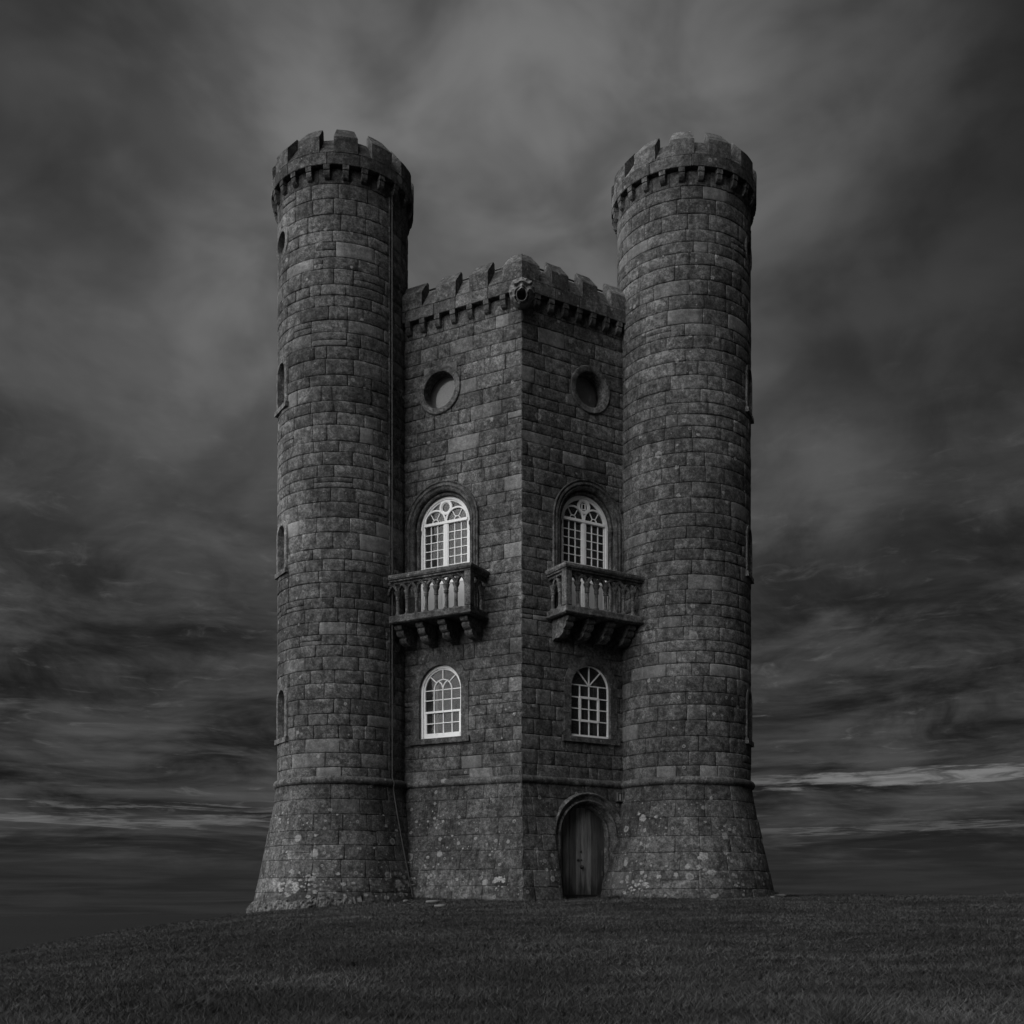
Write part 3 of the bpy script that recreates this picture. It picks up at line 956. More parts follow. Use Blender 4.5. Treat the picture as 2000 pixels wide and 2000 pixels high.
def upper_window(F, W, side):
    c, zs_, zb_, r = W['up']
    # stone architrave: stepped mouldings, then colonnettes carrying an inner roll
    prof = [(0.24, -0.05), (0.24, 0.045), (0.235, 0.06), (0.215, 0.06), (0.20, 0.035), (0.175, 0.03), (0.16, 0.05), (0.12, 0.05), (0.10, 0.015), (0.075, 0.005), (0.06, 0.03), (0.03, 0.02), (0.0, -0.03), (0.0, -0.08), (0.13, -0.08)]
    arc = weather(part(MB().sweep(F, arch_path(c, zs_, zb_ - 0.15, r, 36), prof), 'architrave', 'dark_stone', smooth=True), 0.004, 8)
    # splayed reveal and inner roll
    b = MB(); b.sweep(F, arch_path(c, zs_, zb_ - 0.15, r, 36), [(0.018, -0.07), (0.0, -0.07), (-0.005, -0.2), (-0.125, -0.2), (-0.125, -0.27), (0.018, -0.27)])
    part(b, 'reveal', 'dressed_stone', arc, smooth=True)
    rr = r - 0.052
    roll = [(0.045 * math.cos(2 * math.pi * i / 10), -0.13 + 0.05 * math.sin(2 * math.pi * i / 10)) for i in range(10)]
    half = [q for q in arch_path(c, zs_, zs_ - 0.0, rr, 36)]
    part(MB().sweep(F, half[1:-1], roll), 'roll_moulding', 'dressed_stone', arc, smooth=True)
    for sg in (-1, 1):
        b = MB(); b.lathe(F, c + sg * rr, -0.13, [(0.06, zb_ - 0.15), (0.06, zb_), (0.044, zb_ + 0.03), (0.044, zs_ - 0.24), (0.052, zs_ - 0.235), (0.052, zs_ - 0.21), (0.045, zs_ - 0.2), (0.05, zs_ - 0.14), (0.066, zs_ - 0.08), (0.07, zs_ - 0.075), (0.072, zs_ - 0.02), (0.06, zs_)], 14)
        part(b, 'colonnette', 'dressed_stone', arc, smooth=True)
    # white painted frame
    fo = 0.725; fi = fo - 0.085; nf = -0.19
    b = MB(); b.sweep(F, arch_path(c, zs_, zb_, fi, 36), [(0.0, nf - 0.07), (0.0, nf - 0.015), (0.035, nf - 0.01), (0.04, nf + 0.015), (0.1, nf + 0.015), (0.1, nf - 0.07)])
    win = part(b, 'window', 'white_paint', smooth=True)
    win['label'] = ('tall white arched window with plain roundel above left balcony' if side == 'L' else 'tall white arched window with vent in its roundel above right balcony')
    zt = 9.60
    b = MB()
    b.box(F, c - fi, c + fi, nf - 0.06, nf + 0.025, zt - 0.035, zt + 0.035)                        # transom
    b.box(F, c - 0.06, c + 0.06, nf - 0.06, nf + 0.01, zb_, zt - 0.035)                            # centre stiles
    b.box(F, c - 0.012, c + 0.012, nf, nf + 0.018, zb_, zt - 0.035)
    part(b, 'transom', 'white_paint', win, bevel=0.005)
    b = MB()
    zrow = [zt - 0.045 - 0.207 * i for i in range(8)]
    for sg in (-1, 1):
        x0 = c + sg * 0.06; x1 = c + sg * fi; a0, a1 = min(x0, x1), max(x0, x1); w = (a1 - a0)
        cols = [a0 + w * i / 3 for i in range(4)]
        for q in (1, 2):
            b.bar(F, (cols[q], zrow[-1]), (cols[q], zrow[0]), 0.022, nf - 0.05, nf - 0.012)
        for q in (0, 3):
            b.bar(F, (cols[q], zrow[-1]), (cols[q], zrow[0]), 0.036, nf - 0.06, nf - 0.004)
        for q in range(1, 8):
            b.bar(F, (a0, zrow[q]), (a1, zrow[q]), 0.019 if q != 7 else 0.07, nf - 0.05, nf - 0.014)
        for q in range(7):
            for i in range(3):
                pane(F, win, cols[i] + 0.008, cols[i + 1] - 0.008, zrow[q + 1] + 0.006, zrow[q] - 0.006, nf - 0.035)
        b2 = MB(); b2.box(F, a0, a1, nf - 0.055, nf - 0.03, zb_, zrow[7]); part(b2, 'door_panel', 'grey_panel_paint', win)
        b2 = MB(); b2.box(F, a0 + 0.09, a1 - 0.09, nf - 0.03, nf - 0.02, zb_ + 0.15, zrow[7] - 0.12); part(b2, 'raised_panel', 'grey_panel_paint', win, bevel=0.006)
    part(b, 'glazing_bar', 'white_paint', win)
    # tracery in the head: two small arches and a roundel
    b = MB(); ra = fi / 2 - 0.01
    for sg in (-1, 1):
        ac = c + sg * fi / 2; z0 = zt + 0.035
        b.sweep(F, circle_path(ac, z0, ra, 20, 0, math.pi, False), [(0.016, nf - 0.05), (0.016, nf + 0.01), (-0.024, nf + 0.01), (-0.024, nf - 0.05)])
        b.sweep(F, circle_path(ac, z0, 0.09, 5, 0, math.pi, False), [(0.009, nf - 0.05), (0.009, nf - 0.014), (-0.009, nf - 0.014), (-0.009, nf - 0.05)])
        for an in (60, 120):
            b.bar(F, (ac + 0.09 * math.cos(R(an)), z0 + 0.09 * math.sin(R(an))), (ac + ra * math.cos(R(an)), z0 + ra * math.sin(R(an))), 0.018, nf - 0.05, nf - 0.014)
        for an0, an1 in ((2, 58), (62, 118), (122, 178)):
            poly = [(ac + 0.1 * math.cos(R(an0)), z0 + 0.1 * math.sin(R(an0)))] + [(ac + (ra - 0.02) * math.cos(R(a)), z0 + (ra - 0.02) * math.sin(R(a))) for a in np.linspace(an0, an1, 7)] + [(ac + 0.1 * math.cos(R(an1)), z0 + 0.1 * math.sin(R(an1)))]
            poly_pane(F, win, poly, nf - 0.035)
    rc = 0.165; zc = zs_ + fi - rc + 0.005
    b.sweep(F, circle_path(c, zc, rc, 28), [(0.022, nf - 0.05), (0.022, nf + 0.012), (-0.03, nf + 0.012), (-0.03, nf - 0.05)], closed=True)
    b.sweep(F, circle_path(c, zc, rc - 0.045, 28), [(0.02, nf - 0.05), (0.02, nf - 0.005), (-0.01, nf - 0.005), (-0.01, nf - 0.05)], closed=True)
    part(b, 'tracery', 'white_paint', win, smooth=True)
    poly_pane(F, win, [q for q, _ in circle_path(c, zc, rc - 0.03, 20)], nf - 0.03)
    head = [(c + fi * math.cos(a), zs_ + fi * math.sin(a)) for a in np.linspace(R(10), R(170), 24)]
    poly_pane(F, win, head, nf - 0.045)
    if side == 'R':
        b = MB()
        for sg in (-1, 1):
            b.bar(F, (c + sg * 0.05, zc - 0.07), (c + sg * 0.05, zc + 0.07), 0.022, nf - 0.03, nf - 0.005)
            for sz in (-1, 1):
                b.bar(F, (c + sg * 0.05, zc + sz * 0.065), (c + sg * 0.085, zc + sz * 0.1), 0.014, nf - 0.03, nf - 0.008)
        b.bar(F, (c - 0.05, zc + 0.07), (c + 0.05, zc + 0.07), 0.016, nf - 0.03, nf - 0.008); b.bar(F, (c - 0.05, zc - 0.07), (c + 0.05, zc - 0.07), 0.016, nf - 0.03, nf - 0.008)
        part(b, 'vent', 'white_paint', win)
    room(F, win, c, zs_, zb_, r)
    # pale curtains hanging inside
    for s0, s1 in (((c - 0.62, c - 0.12), (c + 0.02, c + 0.2)) if side == 'L' else ((c - 0.16, c + 0.30), (c + 0.38, c + 0.5))):
        b = MB(); k_ = 14; v = []
        for i in range(k_ + 1):
            s = s0 + (s1 - s0) * i / k_; n = -0.36 + 0.025 * math.sin(i * 1.9)
            v += [F(s, n, zb_), F(s, n, 9.9 if side == 'L' else 9.56)]
        b.add(v, [(2 * i, 2 * i + 2, 2 * i + 3, 2 * i + 1) for i in range(k_)])
        part(b, 'curtain', 'curtain_cloth', win, smooth=True)


def lower_window(F, W, side):
    c, zs_, zb_, r = W['low']
    # plain dressed surround in pieces, sill below
    sur = empty('window_surround', parent=tower); sur.matrix_parent_inverse = Matrix.Translation((0, -2.5, 0))
    pr = [(0.22, -0.05), (0.22, 0.014), (0.0, 0.014), (-0.004, -0.20), (0.05, -0.20)]
    full = arch_path(c, zs_, zb_, r, 30)
    cutsi = [0, 1] + [1 + 7, 1 + 15, 1 + 22, 31, 32]
    jl = [zb_, zb_ + 0.55, zs_]
    for sg in (-1, 1):
        for a, e in zip(jl[:-1], jl[1:]):
            b = MB(); b.sweep(F, [((c + sg * r, a + 0.004), (sg, 0)), ((c + sg * r, e - 0.004), (sg, 0))], pr)
            part(b, 'jamb_stone', 'weathered_stone', sur, tone=rtone(0.105, 0.08), bevel=0.004)
    arcpts = full[1:-1]; cs_ = [0, 8, 22, 30]
    for i in range(3):
        seg = arcpts[cs_[i]:cs_[i + 1] + 1]
        part(MB().sweep(F, seg, pr), 'arch_stone', 'weathered_stone', sur, tone=rtone(0.115, 0.08), smooth=True)
    b = MB(); b.hexa([F(c - 0.88, -0.12, 3.985), F(c + 0.88, -0.12, 3.985), F(c + 0.88, 0.075, 3.985), F(c - 0.88, 0.075, 3.985),
                      F(c - 0.88, -0.12, 4.16), F(c + 0.88, -0.12, 4.16), F(c + 0.88, 0.065, 4.125), F(c - 0.88, 0.065, 4.125)])
    weather(part(b, 'sill', 'weathered_stone', sur, tone=rtone(0.1, 0.05), bevel=0.008), 0.004, 7)
    nf = -0.13 if side == 'L' else -0.07
    if side == 'L':
        fi = r - 0.10
        b = MB(); b.sweep(F, arch_path(c, zs_, zb_ + 0.02, fi, 32), [(0.0, nf - 0.06), (0.0, nf), (0.035, nf + 0.004), (0.04, nf + 0.04), (0.1, nf + 0.045), (0.1, nf - 0.06)])
    else:
        fi = r - 0.035
        b = MB(); b.sweep(F, arch_path(c, zs_, zb_ + 0.02, fi, 32), [(0.0, nf - 0.05), (0.0, nf + 0.005), (0.04, nf + 0.005), (0.04, nf - 0.05)])
    win = part(b, 'window', 'white_paint', smooth=True)
    win['label'] = 'white sash window with interlaced arch bars below left balcony' if side == 'L' else 'white casement window with fanlight bars below right balcony'
    b = MB(); n0, n1_ = nf - 0.045, nf - 0.008
    gb = 0.024
    x = [c - fi + 2 * fi * i / 4 for i in range(5)]
    if side == 'L':
        b.box(F, c - fi, c + fi, nf - 0.05, nf + 0.02, zb_ + 0.02, zb_ + 0.155)          # deep bottom rail
        zr = [zs_ + 0.02, 5.12, 4.815, 4.53, zb_ + 0.155]
        b.bar(F, (c - fi, zr[2]), (c + fi, zr[2]), 0.05, nf - 0.05, nf + 0.01)
        for z in (zr[0], zr[1], zr[3]):
            b.bar(F, (c - fi, z), (c + fi, z), gb * 0.85, n0, n1_)
        for i in (1, 2, 3):
            b.bar(F, (x[i], zr[2]), (x[i], zr[0]), gb, n0, n1_); b.bar(F, (x[i], zr[4]), (x[i], zr[2]), gb, n0 - 0.02, n1_ - 0.02)
        for i in (0, 4):
            b.bar(F, (x[i], zb_ + 0.1), (x[i], zr[2]), 0.07, n0 - 0.02, n1_ + 0.005)
        # interlaced head
        q = fi / 2
        prb = [(gb / 2, n0), (gb / 2, n1_), (-gb / 2, n1_), (-gb / 2, n0)]
        b.sweep(F, circle_path(c, zr[0], q, 20, 0, math.pi, False), prb)
        b.sweep(F, circle_path(c - q, zr[0], q, 12, 0, R(66), False), prb); b.sweep(F, circle_path(c + q, zr[0], q, 12, math.pi - R(66), math.pi, False), prb)
        for an in (45, 90, 135):
            b.bar(F, (c + q * math.cos(R(an)), zr[0] + q * math.sin(R(an))), (c + fi * math.cos(R(an)), zs_ + fi * math.sin(R(an))), gb, n0, n1_)
    else:
        zr = [zs_ + 0.09, 5.135, 4.85, 4.555, zb_ + 0.05]
        b.bar(F, (c - fi, zr[4] - 0.02), (c + fi, zr[4] - 0.02), 0.055, nf - 0.05, nf + 0.012)
        for z in (zr[0], zr[1], zr[2], zr[3]):
            b.bar(F, (c - fi, z), (c + fi, z), gb * 1.1, n0, n1_)
        for i in (1, 2, 3):
            b.bar(F, (x[i], zr[4]), (x[i], zr[0]), gb * 1.1, n0, n1_)
        for an in (46, 90, 134):
            dz = zr[0] - zs_; L = -dz * math.sin(R(an)) + math.sqrt(fi * fi - (dz * math.cos(R(an))) ** 2)
            b.bar(F, (c, zr[0]), (c + L * math.cos(R(an)), zr[0] + L * math.sin(R(an))), gb * 1.2, n0, n1_)
        # opening casement in the middle
        w_ = 0.05
        for z in (zr[1], zr[3]):
            b.bar(F, (x[1] - 0.01, z), (x[3] + 0.01, z), w_ * 1.15, n0, n1_ + 0.018)
        for xx in (x[1], x[3]):
            b.bar(F, (xx, zr[3]), (xx, zr[1]), w_ * 1.15, n0, n1_ + 0.018)
    part(b, 'glazing_bar', 'white_paint', win)
    for i in range(4):
        for j in range(4):
            pane(F, win, x[i] + 0.008, x[i + 1] - 0.008, zr[j + 1] + 0.008, zr[j] - 0.008, nf - 0.028 - (0.02 if j > 1 and side == 'L' else 0))
    z0 = zr[0]
    for a0, a1 in ((2, 44), (46, 89), (91, 134), (136, 178)):
        poly = [(c, z0 + 0.01)] + [(c + (fi - 0.005) * math.cos(R(a)), max(z0 + 0.01, zs_ + (fi - 0.005) * math.sin(R(a)))) for a in np.linspace(a0, a1, 8)]
        poly_pane(F, win, poly, nf - 0.03)
    room(F, win, c, zs_, zb_, r)
    for s0, s1 in (((c + 0.25, c + 0.37),) if side == 'L' else ((c + 0.02, c + 0.2), (c + 0.3, c + 0.42))):
        b = MB(); b.box(F, s0, s1, -0.34, -0.32, zb_ + 0.02, 5.6); part(b, 'curtain', 'curtain_cloth', win)


def round_window(F, W, side):
    c, z, r = W['occ']
    sur = empty('round_window_surround', parent=tower); sur.matrix_parent_inverse = Matrix.Translation((0, -2.5, 0))
    pr = [(0.15, -0.05), (0.15, 0.035), (0.135, 0.05), (0.02, 0.05), (0.0, 0.035), (0.0, -0.27), (0.06, -0.27)]
    for i in range(8):
        a0 = math.pi / 4 * i + 0.26; b = MB()
        b.sweep(F, circle_path(c, z, r, 8, a0 + 0.004, a0 + math.pi / 4 - 0.004, False), pr)
        part(b, 'voussoir', 'weathered_stone', sur, smooth=True, tone=rtone(0.12, 0.1))
    if side == 'L':     # square dressed slab over the opening
        b = MB(); poly = [(c + 0.5, z + 0.12), (c + 0.5, z + 0.60), (c - 0.46, z + 0.60), (c - 0.46, z + 0.42)]
        poly = [(c + 0.46, z + 0.1), (c + 0.46, z + 0.62), (c - 0.5, z + 0.62), (c - 0.5, z + 0.25)] + [(c + (r + 0.08) * math.cos(R(a)), z + (r + 0.08) * math.sin(R(a))) for a in (150, 120, 90, 60, 30)]
        v, f = prism(F, poly, -0.03, 0.016); b.add(v, f); part(b, 'slab', 'weathered_stone', sur, tone=(0.15, 0.8, 0.2))
    b = MB(); v, f = prism(F, [q for q, _ in circle_path(c, z, r - 0.01, 32)], -0.26, -0.25); b.add(v, f)
    win = part(b, 'round_window', 'window_glass')
    win['label'] = 'round porthole window high on the %s face' % ('left' if side == 'L' else 'right')
    b = MB(); v, f = prism(F, [q for q, _ in circle_path(c, z, r + 0.012, 32)], -0.72, -0.32); b.add(v, f[:1] + f[2:]); part(b, 'interior', 'plaster', win)
    b = MB(); v, f = prism(F, [q for q, _ in circle_path(c, z, r, 32)], -0.36, -0.35); b.add(v, f); part(b, 'blind', 'grey_blind' if side == 'L' else 'brightened_blind', win)  # right blind coloured lighter to make up for the weak light on that face


for F, W, sd in ((FL, WL, 'L'), (FR, WR, 'R')):
    upper_window(F, W, sd); lower_window(F, W, sd); round_window(F, W, sd)

# slit windows and portholes round the turrets
names = ['top', 'middle', 'bottom']
for key in 'LR':
    for i, (ph, zs_, zb_) in enumerate(SLITS[key]):
        F = tan_frame(key, R(ph)); sr = SLIT_R
        b = MB(); b.sweep(F, arch_path(0, zs_, zb_, sr, 16), [(0.15, -0.12), (0.15, -0.03), (0.13, 0.0), (0.01, 0.012), (0.0, -0.005), (0.0, -0.3), (0.06, -0.3)])
        b.hexa([F(-0.42, -0.12, zb_ - 0.14), F(0.42, -0.12, zb_ - 0.14), F(0.40, 0.045, zb_ - 0.14), F(-0.40, 0.045, zb_ - 0.14), F(-0.42, -0.12, zb_ + 0.01), F(0.42, -0.12, zb_ + 0.01), F(0.40, 0.035, zb_ - 0.015), F(-0.40, 0.035, zb_ - 0.015)])
        w = part(b, 'slit_window', 'weathered_stone', smooth=True, tone=rtone(0.15, 0.05))
        w['label'] = '%s arched slit window of the %s turret' % (names[i], 'left' if key == 'L' else 'right')
        b = MB(); v, f = prism(F, arch_poly(0, zs_, zb_, sr + 0.03, 12), -0.22, -0.2); b.add(v, f); part(b, 'shutter', 'shutter_paint', w)
    ph, zc, rc = TOCC[key]; F = tan_frame(key, R(ph))
    b = MB(); b.sweep(F, circle_path(0, zc, rc, 24), [(0.16, -0.12), (0.16, -0.045), (0.14, -0.015), (0.01, 0.0), (0.0, -0.02), (0.0, -0.3), (0.06, -0.3)], closed=True)
    w = part(b, 'round_opening', 'weathered_stone', smooth=True, tone=rtone(0.125, 0.05))
    b = MB(); v, f = prism(F, [q for q, _ in circle_path(0, zc, rc + 0.03, 20)], -0.26, -0.24); b.add(v, f); part(b, 'shutter', 'shutter_paint', w)

# ------------------------------------------------------------------ balconies
def balcony(F, s0, s1, bal, brackets, side):
    """s0 = free end near the corner, s1 = end running into the turret"""
    e = empty('balcony', parent=tower); e.matrix_parent_inverse = Matrix.Translation((0, -2.5, 0))
    e['label'] = 'carved stone balcony under the %s tall window' % ('left' if side == 'L' else 'right')
    N = 0.84; M_ = 'dark_stone'
    # floor slab with a moulded edge, mitred round the free corner
    def edge_run(prof, name, mat):
        b = MB(); m = len(prof); v = []
        for kind in range(3):
            for d, z in prof:      # d = outward from the balcony line
                if kind == 0: v.append(F(s1, N + d, z))
                if kind == 1: v.append(F(s0 - d, N + d, z))
                if kind == 2: v.append(F(s0 - d, -0.06, z))
        f = [(q * m + a, q * m + (a + 1) % m, (q + 1) * m + (a + 1) % m, (q + 1) * m + a) for q in range(2) for a in range(m)]
        f += [tuple(range(m))[::-1], tuple(range(2 * m, 3 * m))]
        b.add(v, f); return weather(part(b, name, mat, e, bevel=0.004), 0.003, 8)
    b = MB(); b.box(F, s0 + 0.05, s1, -0.06, N - 0.05, 6.94, 7.06); part(b, 'floor_slab', M_, e)
    edge_run([(-0.1, 6.92), (-0.02, 6.92), (0.03, 6.945), (0.035, 6.975), (0.0, 6.985), (0.0, 7.10), (-0.03, 7.125), (-0.16, 7.125)], 'plinth', M_)
    edge_run([(-0.17, 7.955), (-0.02, 7.955), (0.0, 7.965), (0.0, 7.995), (0.035, 8.01), (0.055, 8.05), (0.055, 8.105), (0.03, 8.125), (-0.19, 8.125)], 'hand_rail', M_)
    # corner post
    b = MB(); b.box(F, s0, s0 + 0.18, N - 0.2, N - 0.005, 7.12, 7.958); part(b, 'post', M_, e, bevel=0.014)
    nb = N - 0.09
    prof = [(0.072, 7.12), (0.072, 7.145), (0.05, 7.17), (0.045, 7.2), (0.043, 7.5), (0.055, 7.505), (0.06, 7.525), (0.05, 7.54), (0.058, 7.555), (0.062, 7.575), (0.05, 7.59), (0.062, 7.63), (0.088, 7.69), (0.092, 7.72), (0.05, 7.74)]
    me = None
    def baluster(u, n):
        nonlocal me
        if me is None:
            o = MB().lathe(lambda a, b_, z: Vector((a, b_, z)), 0, 0, prof, 12).build('baluster', M_, None, smooth=True); me = o.data
        else:
            o = bpy.data.objects.new('baluster', me); COL.objects.link(o)
        o.parent = e; o.matrix_parent_inverse = e.matrix_world.inverted(); o.location = F(u, n, 0)
        o.rotation_euler = (0, 0, random.random() * 6)
    bpy.context.view_layer.update()
    sp = 0.2815
    for u in bal:
        baluster(u, nb)
    # intersecting arches, each over two bays
    ap = [(0.032, nb - 0.045), (0.032, nb + 0.03), (0.018, nb + 0.045), (0.006, nb + 0.03), (-0.006, nb + 0.03), (-0.018, nb + 0.045), (-0.032, nb + 0.03), (-0.032, nb - 0.045)]
    for i, u in enumerate([bal[0] - sp] + list(bal) + [bal[-1] + sp]):
        a0, a1 = 0.0, math.pi
        if u - sp < s0 + 0.1:
            a1 = R(100)
        if u - sp < s0 - 0.1:
            a1 = R(60)
        b = MB(); b.sweep(F, circle_path(u, 7.665, sp - 0.012, 18, a0, a1, False), ap)
        part(b, 'arch', M_, e, smooth=True)
    # spandrel strip under the rail
    b = MB(); b.box(F, s0 + 0.1, s1, nb - 0.035, nb - 0.01, 7.895, 7.957); b.box(F, s0 + 0.075, s0 + 0.1, 0.0, nb, 7.895, 7.957); part(b, 'spandrel', M_, e)
    # return side with its own balusters and arches
    G = lambda s, n, z: F(s0 + 0.09 - n, s, z)       # s runs outward, n toward the corner
    for u in (0.14, 0.45):
        baluster(s0 + 0.09, u)
    ap2 = [(0.03, -0.045), (0.03, 0.035), (-0.03, 0.035), (-0.03, -0.045)]
    for u in (0.14, 0.45):
        part(MB().sweep(G, circle_path(u, 7.665, 0.27, 16, 0 if u < 0.3 else R(38), math.pi if u > 0.3 else R(120), False), ap2), 'arch', M_, e, smooth=True)
    # scrolled brackets
    for u in brackets:
        pr = [(-0.06, 6.915), (0.68, 6.915), (0.70, 6.88), (0.69, 6.83), (0.65, 6.80), (0.60, 6.79), (0.60, 6.765), (0.615, 6.755), (0.60, 6.70), (0.545, 6.655), (0.47, 6.63), (0.47, 6.605), (0.485, 6.595), (0.46, 6.54), (0.39, 6.49), (0.30, 6.46), (0.20, 6.455), (0.12, 6.47), (0.05, 6.43), (-0.06, 6.41)]
        w = 0.105; m = len(pr)
        b = MB(); b.add([F(u - w, n, z) for n, z in pr] + [F(u + w, n, z) for n, z in pr], [tuple(range(m)), tuple(range(m, 2 * m))[::-1]] + [(i, m + i, m + (i + 1) % m, (i + 1) % m) for i in range(m)])
        weather(part(b, 'bracket', 'dressed_stone', e, smooth=True), 0.004, 10)


balcony(FL, 0.945, 3.29, (1.40, 1.68, 1.965, 2.25, 2.53, 2.81, 3.09), (1.22, 1.86, 2.50, 3.13), 'L')
balcony(FR, 0.725, 3.10, (1.125, 1.40, 1.675, 1.955, 2.225, 2.50, 2.79), (0.99, 1.60, 2.20, 2.84), 'R')

# ------------------------------------------------------------------ door
c, zs_, zb_, r = WR['door']
prof = [(0.335, -0.1), (0.335, 0.15), (0.325, 0.215), (0.30, 0.24), (0.27, 0.225), (0.255, 0.18), (0.16, 0.15), (0.148, 0.175), (0.12, 0.19), (0.09, 0.165), (0.08, 0.11), (0.05, 0.0), (0.03, -0.03), (0.022, -0.005), (-0.002, 0.0), (-0.022, -0.03), (-0.03, -0.09), (-0.03, -0.22), (0.1, -0.22)]
full = arch_path(c, zs_, -0.35, r, 36)
arcp = full[1:-1]
dsur = empty('doorway', parent=tower); dsur.matrix_parent_inverse = Matrix.Translation((0, -2.5, 0))
for sg in (-1, 1):
    for a, e_ in ((-0.35, 0.5), (0.5, 1.12), (1.12, zs_)):
        b = MB(); b.sweep(FR, [((c + sg * r, a + 0.003), (sg, 0)), ((c + sg * r, e_ - 0.003), (sg, 0))], prof)
        part(b, 'jamb_stone', 'weathered_stone', dsur, smooth=True, tone=rtone(0.135, 0.08))
for a, e_ in ((0, 9), (9, 18), (18, 27), (27, 36)):
    part(MB().sweep(FR, arcp[a:e_ + 1], prof), 'arch_stone', 'weathered_stone', dsur, smooth=True, tone=rtone(0.135, 0.08))
# leaf of vertical planks under an arched frame
door = empty('door', parent=tower); door.matrix_parent_inverse = Matrix.Translation((0, -2.5, 0))
door['label'] = 'arched plank door in the right face of the base'
rd = r - 0.02; nd = -0.14
edges = [-1, -0.79, -0.52, -0.23, -0.03, 0.16, 0.42, 0.70, 1.0]
tones = [0.2, 0.14, 0.08, 0.2, 0.23, 0.21, 0.09, 0.06]
for i in range(8):
    u0, u1 = c + edges[i] * rd + 0.007, c + edges[i + 1] * rd - 0.007
    top = [(u, zs_ + math.sqrt(max(0, rd * rd - (u - c) ** 2))) for u in np.linspace(u1, u0, 7)]
    v, f = prism(FR, [(u0, -0.1), (u1, -0.1)] + top, nd - 0.04, nd + random.uniform(-0.006, 0.006))
    part(MB().add(v, f), 'plank', 'door_wood', door, tone=(tones[i], 0, 0), bevel=0.004)
b = MB(); v, f = prism(FR, arch_poly(c, zs_, -0.3, rd + 0.04), nd - 0.07, nd - 0.042); b.add(v, f); part(b, 'backboard', 'dark_iron', door)
b = MB(); b.box(FR, c - rd * 0.7, c + rd * 0.96, nd, nd + 0.025, 0.02, 0.19); part(b, 'kick_board', 'door_wood', door, tone=(0.02, 0, 0), bevel=0.004)
for du, z, rr_, nm in ((-0.02, 1.27, 0.032, 'lock_plate'), (-0.1, 1.055, 0.038, 'keyhole_plate'), (-0.01, 1.06, 0.026, 'lock_plate'), (0.0, 0.885, 0.052, 'door_knob')):
    b = MB(); k_ = 14
    pts = []
    for q, (rad, n) in enumerate(((1.0, 0.0), (1.0, 0.012), (0.7, 0.03), (0.75, 0.05), (0.45, 0.062))):
        for i in range(k_):
            a = 2 * math.pi * i / k_
            pts.append(FR(c + du + rr_ * rad * math.cos(a), nd + n * (1.2 if nm == 'door_knob' else 0.5), z + rr_ * rad * math.sin(a)))
    fs = [(q * k_ + i, q * k_ + (i + 1) % k_, (q + 1) * k_ + (i + 1) % k_, (q + 1) * k_ + i) for q in range(4) for i in range(k_)] + [tuple(range(4 * k_, 5 * k_))]
    part(b.add(pts, fs), nm, 'dark_iron', door, smooth=True)
for z in (1.25, 0.72, 0.18):
    b = MB(); b.box(FR, c + rd - 0.09, c + rd - 0.075, nd, nd + 0.02, z - 0.06, z + 0.06); part(b, 'hinge', 'dull_lead', door)
b = MB(); b.box(FR, c - r - 0.3, c + r + 0.3, -0.2, 0.6, -0.35, 0.025); weather(part(b, 'threshold', 'weathered_stone', dsur, tone=(0.05, 0, 0), bevel=0.015), 0.008, 5)

